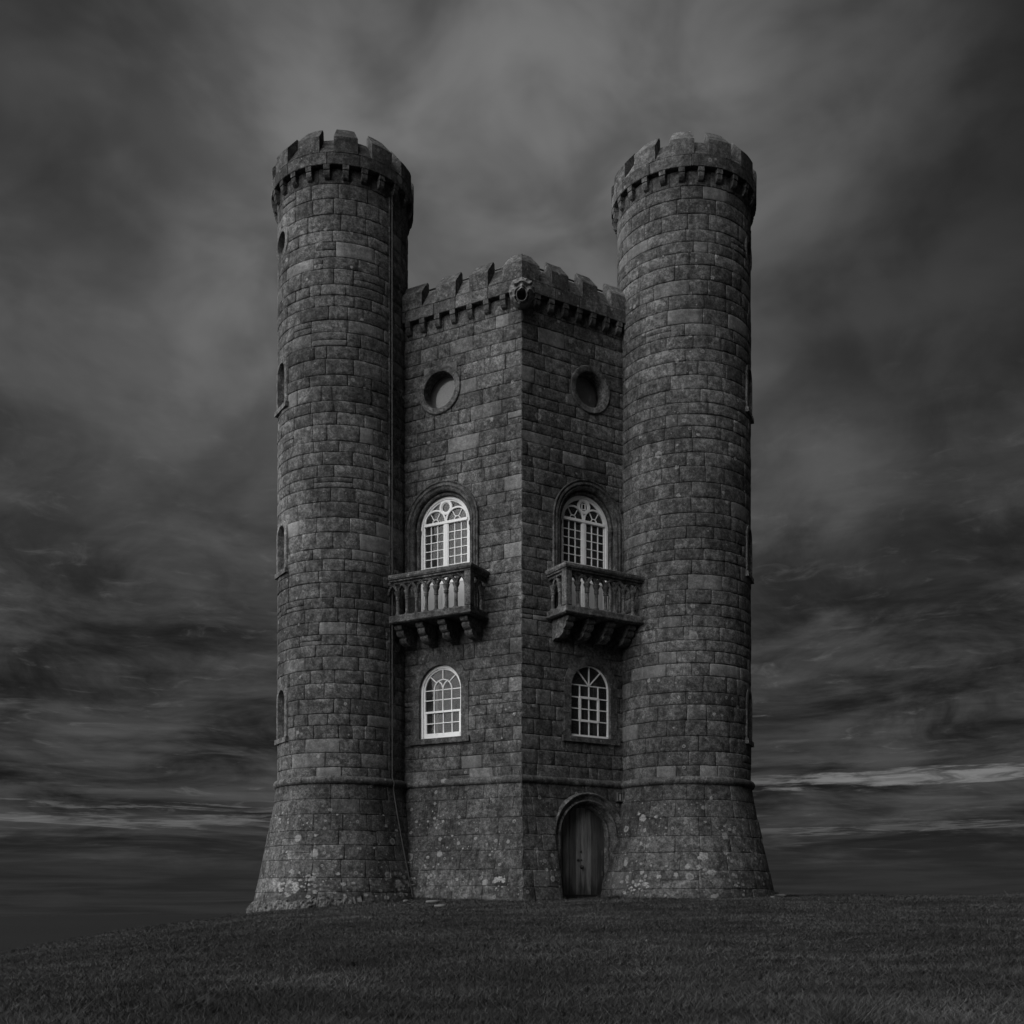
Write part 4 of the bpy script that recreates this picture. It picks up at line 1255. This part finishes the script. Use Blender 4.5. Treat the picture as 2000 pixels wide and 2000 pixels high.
# ------------------------------------------------------------------ carved head at the corner
def carved_head():
    ctr = Vector((0.0, -0.36, 14.55)); W_, H_ = 0.285, 0.285; SC = 1.08
    def depth(x, z):
        rr = min(1.0, math.hypot(x / W_, z / H_))
        d = 0.24 * math.sqrt(max(0.0, 1 - rr ** 2.6))
        G = lambda cx, cz, sx, sz: math.exp(-((x - cx) / sx) ** 2 - ((z - cz) / sz) ** 2)
        m = math.hypot(x, (z + 0.09) * 0.95)
        d += 0.06 * math.exp(-((m - 0.112) / 0.022) ** 2) + 0.03 * math.exp(-((m - 0.165) / 0.018) ** 2) - 0.03 * math.exp(-((m - 0.14) / 0.014) ** 2)
        d -= 0.24 / (1 + math.exp((m - 0.083) / 0.008))
        for sg in (-1, 1):
            e = math.hypot(x - sg * 0.105, (z - 0.085))
            d += -0.085 * math.exp(-(e / 0.052) ** 2) + 0.05 * math.exp(-(e / 0.03) ** 2) - 0.05 * math.exp(-(e / 0.012) ** 2)
            d += 0.06 * G(sg * 0.155, 0.0, 0.04, 0.055)
            bz = 0.165 + 0.03 * math.cos(abs(x) * 22) - 0.25 * max(0, 0.03 - abs(x))
            d += 0.026 * math.exp(-((z - bz) / 0.024) ** 2) * (1 if abs(x) < 0.22 else 0.3)
            d += 0.03 * math.exp(-((math.hypot(x - sg * 0.19, z + 0.05) - 0.07) / 0.016) ** 2)
        d += 0.085 * G(0, 0.055, 0.03, 0.06) + 0.03 * G(0.035, 0.02, 0.02, 0.02) + 0.03 * G(-0.035, 0.02, 0.02, 0.02)
        d += 0.04 * math.exp(-((z + 0.235) / 0.025) ** 2) * max(0, 1 - abs(x) / 0.16)
        th = math.atan2(z, x)
        d += 0.035 * math.sin(th * 15 + 3 * rr) * max(0, min(1, (rr - 0.72) / 0.2)) * (1 if z > -0.12 else 0.5)
        return d
    TILT = Matrix.Rotation(R(20), 3, 'X')
    K, Q = 64, 26; v = []; f = []
    for j in range(Q + 1):
        t = (j / Q) ** 0.8
        for i in range(K):
            a = 2 * math.pi * i / K
            lump = 1 + 0.05 * math.sin(a * 9) + 0.03 * math.sin(a * 17 + 1)
            x, z = W_ * t * math.cos(a) * (lump if t > 0.8 else 1), H_ * t * math.sin(a) * (lump if t > 0.8 else 1)
            v.append(ctr + TILT @ Vector((x, -depth(x, z), z)) * SC)
    for j in range(Q):
        for i in range(K):
            f.append((j * K + i, j * K + (i + 1) % K, (j + 1) * K + (i + 1) % K, (j + 1) * K + i))
    kb = len(v)
    for i in range(K):
        a = 2 * math.pi * i / K
        v.append(ctr + Vector((W_ * 0.8 * math.cos(a), 0.42, H_ * 0.75 * math.sin(a))))
    f += [(Q * K + i, Q * K + (i + 1) % K, kb + (i + 1) % K, kb + i) for i in range(K)] + [tuple(kb + i for i in range(K))]
    o = part(MB().add(v, f), 'gargoyle', 'weathered_stone', smooth=True, tone=(0.17, 0.8, 0.4))
    o['label'] = 'carved grotesque head with open round mouth at the wall corner'


carved_head()

# ------------------------------------------------------------------ lightning conductor on the left turret
ph = R(44.5)
pts = [tur_p('L', ph, tur_r('L', z) + 0.055, z) for z in np.linspace(T_UND - 0.32, Z_STR + 0.12, 40)] + [tur_p('L', ph, TUR['L']['r'] + 0.13, Z_STR)] + \
      [tur_p('L', ph + R(1.2) * (Z_STR - z), tur_r('L', z) + 0.05, z) for z in np.linspace(Z_STR - 0.15, 0.0, 14)]
cond = part(MB().tube(pts, 0.019, 8), 'lightning_conductor', 'dark_iron', smooth=True)
cond['label'] = 'thin dark conductor running down the left turret'
v = []; f = []
zz = list(np.linspace(T_UND - 0.32, Z_STR + 0.1, 60))
for i, z in enumerate(zz):
    w0 = 0.024 + 0.004 * n1(z * 1.7, 3.3); off = -0.01 + 0.012 * n1(z * 0.9, 8.1)
    for q in (ph + (off - w0 - 0.03) / 1.674, ph + (off - 0.02) / 1.674):
        v += [tur_p('L', q, 1.674 + 0.018, z), tur_p('L', q, 1.674 - 0.05, z)]
b = MB()
for i in range(len(zz) - 1):
    k_ = i * 4; f += [(k_, k_ + 2, k_ + 6, k_ + 4), (k_, k_ + 4, k_ + 5, k_ + 1), (k_ + 2, k_ + 3, k_ + 7, k_ + 6)]
part(b.add(v, f), 'mortar_fillet', 'dressed_stone', cond)
for z in np.arange(3.4, 17.6, 0.78):
    b = MB(); p0 = tur_p('L', ph, 1.674 - 0.02, z); p1 = tur_p('L', ph, 1.674 + 0.09, z); b.tube([p0, p1], 0.022, 6)
    part(b, 'clip', 'dark_iron', cond)

# ------------------------------------------------------------------ broken footing under the left turret, rubble line under the right one
def footing(key, a0, a1, r_in, r_out, zt, zb_, label):
    n_ = int((a1 - a0) / 0.7); v = []; f = []
    rows = [(-0.06, 0.03), (0.0, 0.015), (0.04, 0.0), (0.08, -0.025), (0.11, -0.07), (0.135, -0.12), (0.16, -0.19), (0.185, -0.28), (0.2, -0.5)]
    for i in range(n_ + 1):
        a = R(a0 + (a1 - a0) * i / n_); ad = math.degrees(a)
        chunk = math.floor(a * 6.5 + 0.4 * n1(a * 3, 1.0)); lift = 0.07 * n1(chunk * 3.7, 5.5); push = 0.09 * n1(chunk * 2.9, 1.5)
        edge = abs((a * 6.5) % 1.0 - 0.5) * 2
        for dr, dz in rows:
            j = 0.07 * n1(a * 14, dr * 30, 2.0) + 0.05 * n1(a * 46, dr * 40, 7.0) + push * min(1, dr * 8)
            hz = zt(ad) + dz + lift + 0.05 * n1(a * 17, dr * 22 + 3, 4.0) + 0.03 * n1(a * 60, dr * 50, 1.0) - 0.05 * max(0, edge - 0.75)
            v.append(tur_p(key, a, r_in + dr * (r_out - r_in) / 0.2 + j, hz))
    m = len(rows)
    for i in range(n_):
        for q in range(m - 1):
            f.append((i * m + q, i * m + q + 1, (i + 1) * m + q + 1, (i + 1) * m + q))
    o = part(MB().add(v, f), 'footing', 'footing_stone'); o['label'] = label


footing('L', -105, 30, 2.2, 2.46, lambda a: 0.10 + 0.0014 * max(-85, min(a, 0)) - 0.004 * max(a, 0), -0.6, 'crumbling pale footing at the foot of the left turret')

from mathutils.bvhtree import BVHTree
_av, _af = [], []
for par, v, f, t, a in STONES:
    kk = len(_av); _av += v; _af += [tuple(q + kk for q in ff) for ff in f]
BVH = BVHTree.FromPolygons(_av, _af)

# big pale lichen crusts low on the walls
def crust(P, u, z, r, seed):
    rd_ = random.Random(seed); k_ = 22;
    def P_on(u_, n_, z_):
        a = P(u_, 0.25, z_); d_ = (P(u_, -0.25, z_) - a).normalized(); hit = BVH.ray_cast(a, d_, 0.5)
        return (hit[0] - d_ * n_) if hit[0] is not None else P(u_, n_, z_)
    ph_ = rd_.uniform(0, 9); v = []
    rad = [r * (0.8 + 0.42 * mnoise.noise(Vector((math.cos(2 * math.pi * i / k_) * 1.9 + ph_, math.sin(2 * math.pi * i / k_) * 1.9, seed * 0.37)))) for i in range(k_)]
    rad = [q * (1 + 0.22 * mnoise.noise(Vector((i * 0.9 + seed * 1.7, seed * 0.31, 3.3)))) for i, q in enumerate(rad)]
    for q, n in ((1.0, 0.0), (0.93, 0.004), (0.5, 0.0035)):
        for i in range(k_):
            a = 2 * math.pi * i / k_; v.append(P_on(u + rad[i] * q * math.cos(a), n, z + rad[i] * q * 0.92 * math.sin(a)))
    v.append(P_on(u, 0.003, z))
    f = [(q * k_ + i, q * k_ + (i + 1) % k_, (q + 1) * k_ + (i + 1) % k_, (q + 1) * k_ + i) for q in (0, 1) for i in range(k_)]
    f += [(2 * k_ + i, 2 * k_ + (i + 1) % k_, 3 * k_) for i in range(k_)]
    return v, f


b = MB()
PL, PRr, PTL, PTR = wall_P(FL), wall_P(FR), tur_P('L'), tur_P('R')
sd_ = 0
for u, z, r_ in ((0.42, 0.53, 0.10), (0.33, 0.55, 0.09), (0.22, 0.52, 0.08), (2.35, 0.62, 0.05), (2.28, 0.66, 0.045), (2.96, 0.98, 0.075), (2.98, 0.9, 0.05), (0.4, 0.33, 0.025), (0.24, 0.37, 0.028)):
    b.add(*crust(PL, u, z, r_, sd_)); sd_ += 1
b.add(*crust(PRr, 0.42, 0.78, 0.055, sd_)); sd_ += 1
r0 = TUR['L']['r']
for d, z, r_ in ((38, 0.45, 0.13), (44, 0.62, 0.06), (46, 0.5, 0.055), (41, 0.7, 0.05), (48, 0.42, 0.06), (50, 0.58, 0.05), (-32, 0.4, 0.055), (0, 0.43, 0.055), (6.5, 0.46, 0.05), (-22, 0.42, 0.04), (-20, 1.62, 0.05), (-10, 2.25, 0.06), (47, 0.75, 0.05), (42, 0.4, 0.05)):
    b.add(*crust(PTL, R(d) * r0, z, r_, sd_)); sd_ += 1
r0 = TUR['R']['r']
for d, z, r_ in ((13, 1.1, 0.14), (18, 0.72, 0.1), (33, 1.0, 0.055), (-30, 0.42, 0.06), (-24, 0.44, 0.075), (-22, 0.38, 0.055), (-33, 0.36, 0.035), (-31, 0.30, 0.035), (-27, 0.52, 0.045), (-35, 0.33, 0.03), (3, 0.86, 0.08), (10, 0.84, 0.07), (22, 2.55, 0.06), (56, 0.6, 0.05), (60, 0.45, 0.05)):
    b.add(*crust(PTR, R(d) * r0, z, r_, sd_)); sd_ += 1
rl = random.Random(77)
for i in range(46):
    b.add(*crust(PTL, rl.gauss(-0.62, 0.16) * TUR['L']['r'], abs(rl.gauss(0.33, 0.16)) + 0.1, 0.02 + 0.06 * rl.random() ** 1.5, sd_)); sd_ += 1
for P_, lo, hi, n_ in ((PL, 0.1, 3.1, 46), (PTL, -1.9, 1.55, 60), (PTR, -1.3, 2.2, 60), (PRr, 0.1, 0.8, 14)):
    cl_ = [(rl.uniform(lo, hi), 0.25 + 1.9 * rl.random() ** 1.7) for _ in range(n_ // 5)]
    for i in range(n_):
        u, z = rl.choice(cl_); u += rl.gauss(0, 0.17); z += rl.gauss(0, 0.13)
        if lo < u < hi and z > 0.12:
            b.add(*crust(P_, u, z, 0.016 + 0.042 * rl.random() ** 2.2, sd_)); sd_ += 1
for P_, lo, hi, n_ in ((PL, 0.1, 3.2, 26), (PTL, -1.9, 1.7, 44), (PTR, -1.6, 2.2, 60), (PRr, 0.1, 2.9, 26)):
    for i in range(n_):
        u, z = rl.uniform(lo, hi), rl.uniform(3.2, 17.0 if P_ in (PTL, PTR) else 14.2)
        if P_ in (PL, PRr) and 0.7 < u:
            continue
        b.add(*crust(P_, u, z, 0.018 + 0.05 * rl.random() ** 2, sd_)); sd_ += 1
o = part(b, 'lichen', 'lichen_crust', smooth=True); o['kind'] = 'stuff'

# ------------------------------------------------------------------ small box by the door arch
wl = empty('wall_lamp', FR(2.84, 0.05, 2.66))
tag(wl, 'small framed lamp box on the wall beside the door arch', 'lamp')
def wpart(b, name, mat, **kw):
    o = b.build(name, mat, None, **kw); o.parent = wl; o.matrix_parent_inverse = Matrix.Translation(wl.location).inverted(); return o
b = MB(); b.box(FR, 2.735, 2.945, 0.0, 0.16, 2.54, 2.80); wpart(b, 'case', 'dark_iron', bevel=0.012)
b = MB(); b.sweep(FR, [((2.765, 2.57), (-1, -1)), ((2.765, 2.77), (-1, 1)), ((2.915, 2.77), (1, 1)), ((2.915, 2.57), (1, -1))], [(0.012, 0.16), (0.012, 0.185), (-0.008, 0.185), (-0.008, 0.16)], closed=True); wpart(b, 'rim', 'dull_lead')
b = MB(); b.box(FR, 2.815, 2.865, 0.16, 0.172, 2.585, 2.755); wpart(b, 'lamp_pane', 'lamp_pane')

# ------------------------------------------------------------------ ground: one sheet from the camera's feet to the horizon
def sstep(a, b_, x):
    t = np.clip((x - a) / (b_ - a), 0, 1); return t * t * (3 - 2 * t)


def vnoise(x, y, seed=0):
    xi = np.floor(x).astype(np.int64); yi = np.floor(y).astype(np.int64); xf = x - xi; yf = y - yi
    def h(a, b_):
        n = (a * 374761393 + b_ * 668265263 + seed * 1442695041) & 0x7fffffff
        n = ((n ^ (n >> 13)) * 1274126177) & 0x7fffffff
        return ((n ^ (n >> 16)) & 0xffff) / 65535.0
    u = xf * xf * (3 - 2 * xf); w = yf * yf * (3 - 2 * yf)
    return (h(xi, yi) * (1 - u) + h(xi + 1, yi) * u) * (1 - w) + (h(xi, yi + 1) * (1 - u) + h(xi + 1, yi + 1) * u) * w


def ground_z(x, y):
    x = np.asarray(x, dtype=float); y = np.asarray(y, dtype=float); d = y + 27.0
    t = np.clip(1 - d / 27.0, 0, 6)
    z = 0.05 - 1.66 * t ** 1.2
    z = z - 0.010 * np.clip(d - 31, 0, 1e6) ** 1.55
    z = z - 0.031 * np.clip(-x - 2.2, 0, 1e6) ** 1.6 * sstep(0, 16, d)
    z = z + 0.011 * np.clip(x, 0, 16) - 0.01 * np.clip(x - 17, 0, 1e6) ** 1.5
    z = z + 0.08 * (vnoise(x * 0.45, y * 0.45, 3) - 0.5) + 0.05 * (vnoise(x * 1.6, y * 1.6, 5) - 0.5)
    rr = np.hypot(x, y - 2)
    far = -90 + 22 * (vnoise(x / 900 + 7, y / 900 + 3, 9) - 0.5) * sstep(600, 1500, rr)
    z = np.maximum(z, -90 + 0 * z)
    return z * (1 - sstep(150, 500, rr)) + far * sstep(150, 500, rr)


rads = np.concatenate([np.arange(0, 34, 0.45), 34 * 1.09 ** np.arange(0, 64)])
NA = 200; th = np.linspace(0, 2 * np.pi, NA, endpoint=False)
gx = np.outer(rads, np.sin(th)); gy = np.outer(rads, np.cos(th)) - 6.0
gz = ground_z(gx, gy)
gv = np.stack([gx, gy, gz], -1).reshape(-1, 3)
gf = [(i * NA + j, (i + 1) * NA + j, (i + 1) * NA + (j + 1) % NA, i * NA + (j + 1) % NA) for i in range(len(rads) - 1) for j in range(NA)]
gf = [f[::-1] for f in gf]
g_o = _mk('ground', gv.tolist(), gf, 'turf', None, True); g_o['kind'] = 'structure'


def grass():
    N = 800000
    d = 8.2 + (44.0 - 8.2) * rng.random(N) ** 1.5
    half = d * 0.50 + 0.8
    x = (rng.random(N) * 2 - 1) * half + CAM.x; y = d + CAM.y
    # keep clear of the masonry
    keep = np.ones(N, bool)
    for key in 'LR':
        T = TUR[key]; keep &= np.hypot(x - T['c'].x, y - T['c'].y) > T['r'] + T['fl'] + 0.03
    sL = -(x * math.sin(aL)) + y * math.cos(aL); nL = -x * math.cos(aL) - y * math.sin(aL)
    nR = x * math.cos(aR) - y * math.sin(aR)
    keep &= ~((np.abs(x) < 5.5) & (y > -0.4) & (nL < BAT) & (nR < BAT))
    x, y, d = x[keep], y[keep], d[keep]
    ex, ey = [], []
    for key in 'LR':
        T = TUR[key]; k_ = 9000; a = rng.random(k_) * 2 * np.pi; q = T['r'] + T['fl'] + 0.02 + 0.16 * rng.random(k_) ** 2
        ex.append(T['c'].x + q * np.sin(a)); ey.append(T['c'].y - q * np.cos(a))
    for a, sg in ((aL, -1), (aR, 1)):
        k_ = 5000; q = rng.random(k_) * 2.9; n_ = BAT + 0.02 + 0.16 * rng.random(k_) ** 2
        ex.append(sg * (q * math.sin(a) + n_ * math.cos(a))); ey.append(q * math.cos(a) - n_ * math.sin(a))
    ex = np.concatenate(ex); ey = np.concatenate(ey)
    ok = ~((np.abs(ex) < 5) & (-ex * math.cos(aL) - ey * math.sin(aL) < BAT - 0.02) & (ex * math.cos(aR) - ey * math.sin(aR) < BAT - 0.02))
    x = np.concatenate([x, ex[ok]]); y = np.concatenate([y, ey[ok]]); d = y - CAM.y; n = len(x)
    z = ground_z(x, y)
    cl = vnoise(x * 2.4, y * 3.4, 21) * 0.6 + vnoise(x * 7, y * 9, 22) * 0.4
    hgt = (0.014 + 0.037 * rng.random(n) ** 1.6) * (0.45 + 1.0 * cl)
    # longer, darker tufts against the masonry and here and there in the open
    dw = np.full(n, 9.0)
    for key in 'LR':
        T = TUR[key]; dw = np.minimum(dw, np.hypot(x - T['c'].x, y - T['c'].y) - T['r'] - T['fl'])
    dw = np.minimum(dw, np.where(np.abs(x) < 3.2, np.maximum(-x * math.cos(aL) - y * math.sin(aL), x * math.cos(aR) - y * math.sin(aR)) - BAT, 9.0))
    tuft = vnoise(x * 1.3 + 9, y * 1.3, 51) * vnoise(x * 3.1, y * 3.1, 52)
    hgt *= 1 + 1.5 * np.clip(1 - dw / 0.28, 0, 1) * (0.3 + vnoise(x * 4, y * 4, 53)) + 1.6 * np.clip((tuft - 0.5) * 4, 0, 1)
    # a few longer wisps
    hgt *= np.where(rng.random(n) < 0.02, 1.9, 1.0) * (1 + 0.55 * np.clip((14 - d) / 5, 0, 1))
    wd = (0.0017 + 0.0019 * rng.random(n)) * (0.7 + d / 16)
    an = rng.random(n) * 2 * np.pi; la = rng.random(n) * 2 * np.pi; le = hgt * (0.5 + 1.6 * rng.random(n))
    V = np.zeros((n, 3, 3), np.float32)
    V[:, 0] = np.stack([x - np.cos(an) * wd, y - np.sin(an) * wd, z - 0.004], -1)
    V[:, 1] = np.stack([x + np.cos(an) * wd, y + np.sin(an) * wd, z - 0.004], -1)
    V[:, 2] = np.stack([x + np.cos(la) * le, y + np.sin(la) * le, z + hgt], -1)
    big = vnoise(x * 0.5, y * 0.9, 31)
    strk = vnoise(x * 0.9 + 5, y * 3.2, 41) * 0.6 + vnoise(x * 2.2, y * 7.5, 42) * 0.4
    tone = (0.024 + 0.058 * rng.random(n) ** 2) * (0.65 + 0.7 * big) * (0.3 + 1.4 * strk)
    tone = np.where(rng.random(n) < 0.05, tone * 1.9, tone)
    me = bpy.data.meshes.new('grass'); me.vertices.add(3 * n); me.loops.add(3 * n); me.polygons.add(n)
    me.vertices.foreach_set('co', V.ravel()); me.loops.foreach_set('vertex_index', np.arange(3 * n, dtype=np.int32))
    me.polygons.foreach_set('loop_start', np.arange(0, 3 * n, 3, dtype=np.int32))
    me.materials.append(MATS['grass_blade'])
    at = me.color_attributes.new('tone', 'FLOAT_COLOR', 'POINT')
    c4 = np.ones((n, 3, 4), np.float32); c4[:, :, :3] = tone[:, None, None]; at.data.foreach_set('color', c4.ravel())
    me.update(calc_edges=True)
    o = bpy.data.objects.new('grass', me); COL.objects.link(o)
    tag(o, 'short dark grass covering the hilltop', 'grass', kind='stuff')


grass()

# ------------------------------------------------------------------ pale flat stones lying about
def rock(x, y, a, b_, h, rot, label, seed):
    bm = bmesh.new(); bmesh.ops.create_icosphere(bm, subdivisions=2, radius=1)
    for v in bm.verts:
        k_ = 1 + 0.28 * n1(v.co.x * 1.7 + seed, v.co.y * 1.7, v.co.z * 1.7 + seed)
        v.co = Vector((v.co.x * a * k_, v.co.y * b_ * k_, max(-0.4, min(0.75, v.co.z + 0.25 * n1(v.co.x * 2.3 + seed, v.co.y * 2.3, 1.0))) * h * k_))
    me = bpy.data.meshes.new('flat_stone'); bm.to_mesh(me); bm.free(); me.materials.append(MATS['pale_rock']); me.shade_smooth()
    o = bpy.data.objects.new('flat_stone', me); COL.objects.link(o)
    o.location = (x, y, float(ground_z(x, y)) + 0.025); o.rotation_euler = (0, 0, rot); tag(o, label, 'stone', 'pale stones lying in the grass')


rock(-2.05, -1.35, 0.17, 0.10, 0.06, 0.2, 'long pale flat stone lying in grass before the left wall', 1)
rock(-2.72, -0.85, 0.09, 0.06, 0.05, 0.9, 'small pale stone in the grass near the conductor foot', 2)
rock(-1.75, -3.4, 0.14, 0.07, 0.045, -0.3, 'pale sliver of stone furthest from the wall in open grass', 3)
rock(6.55, 1.2, 0.20, 0.10, 0.07, 0.4, 'larger pale stone at the outer foot of the right turret', 4)
rock(6.15, 0.35, 0.12, 0.07, 0.05, 1.4, 'smaller pale stone at the foot of the right turret', 5)
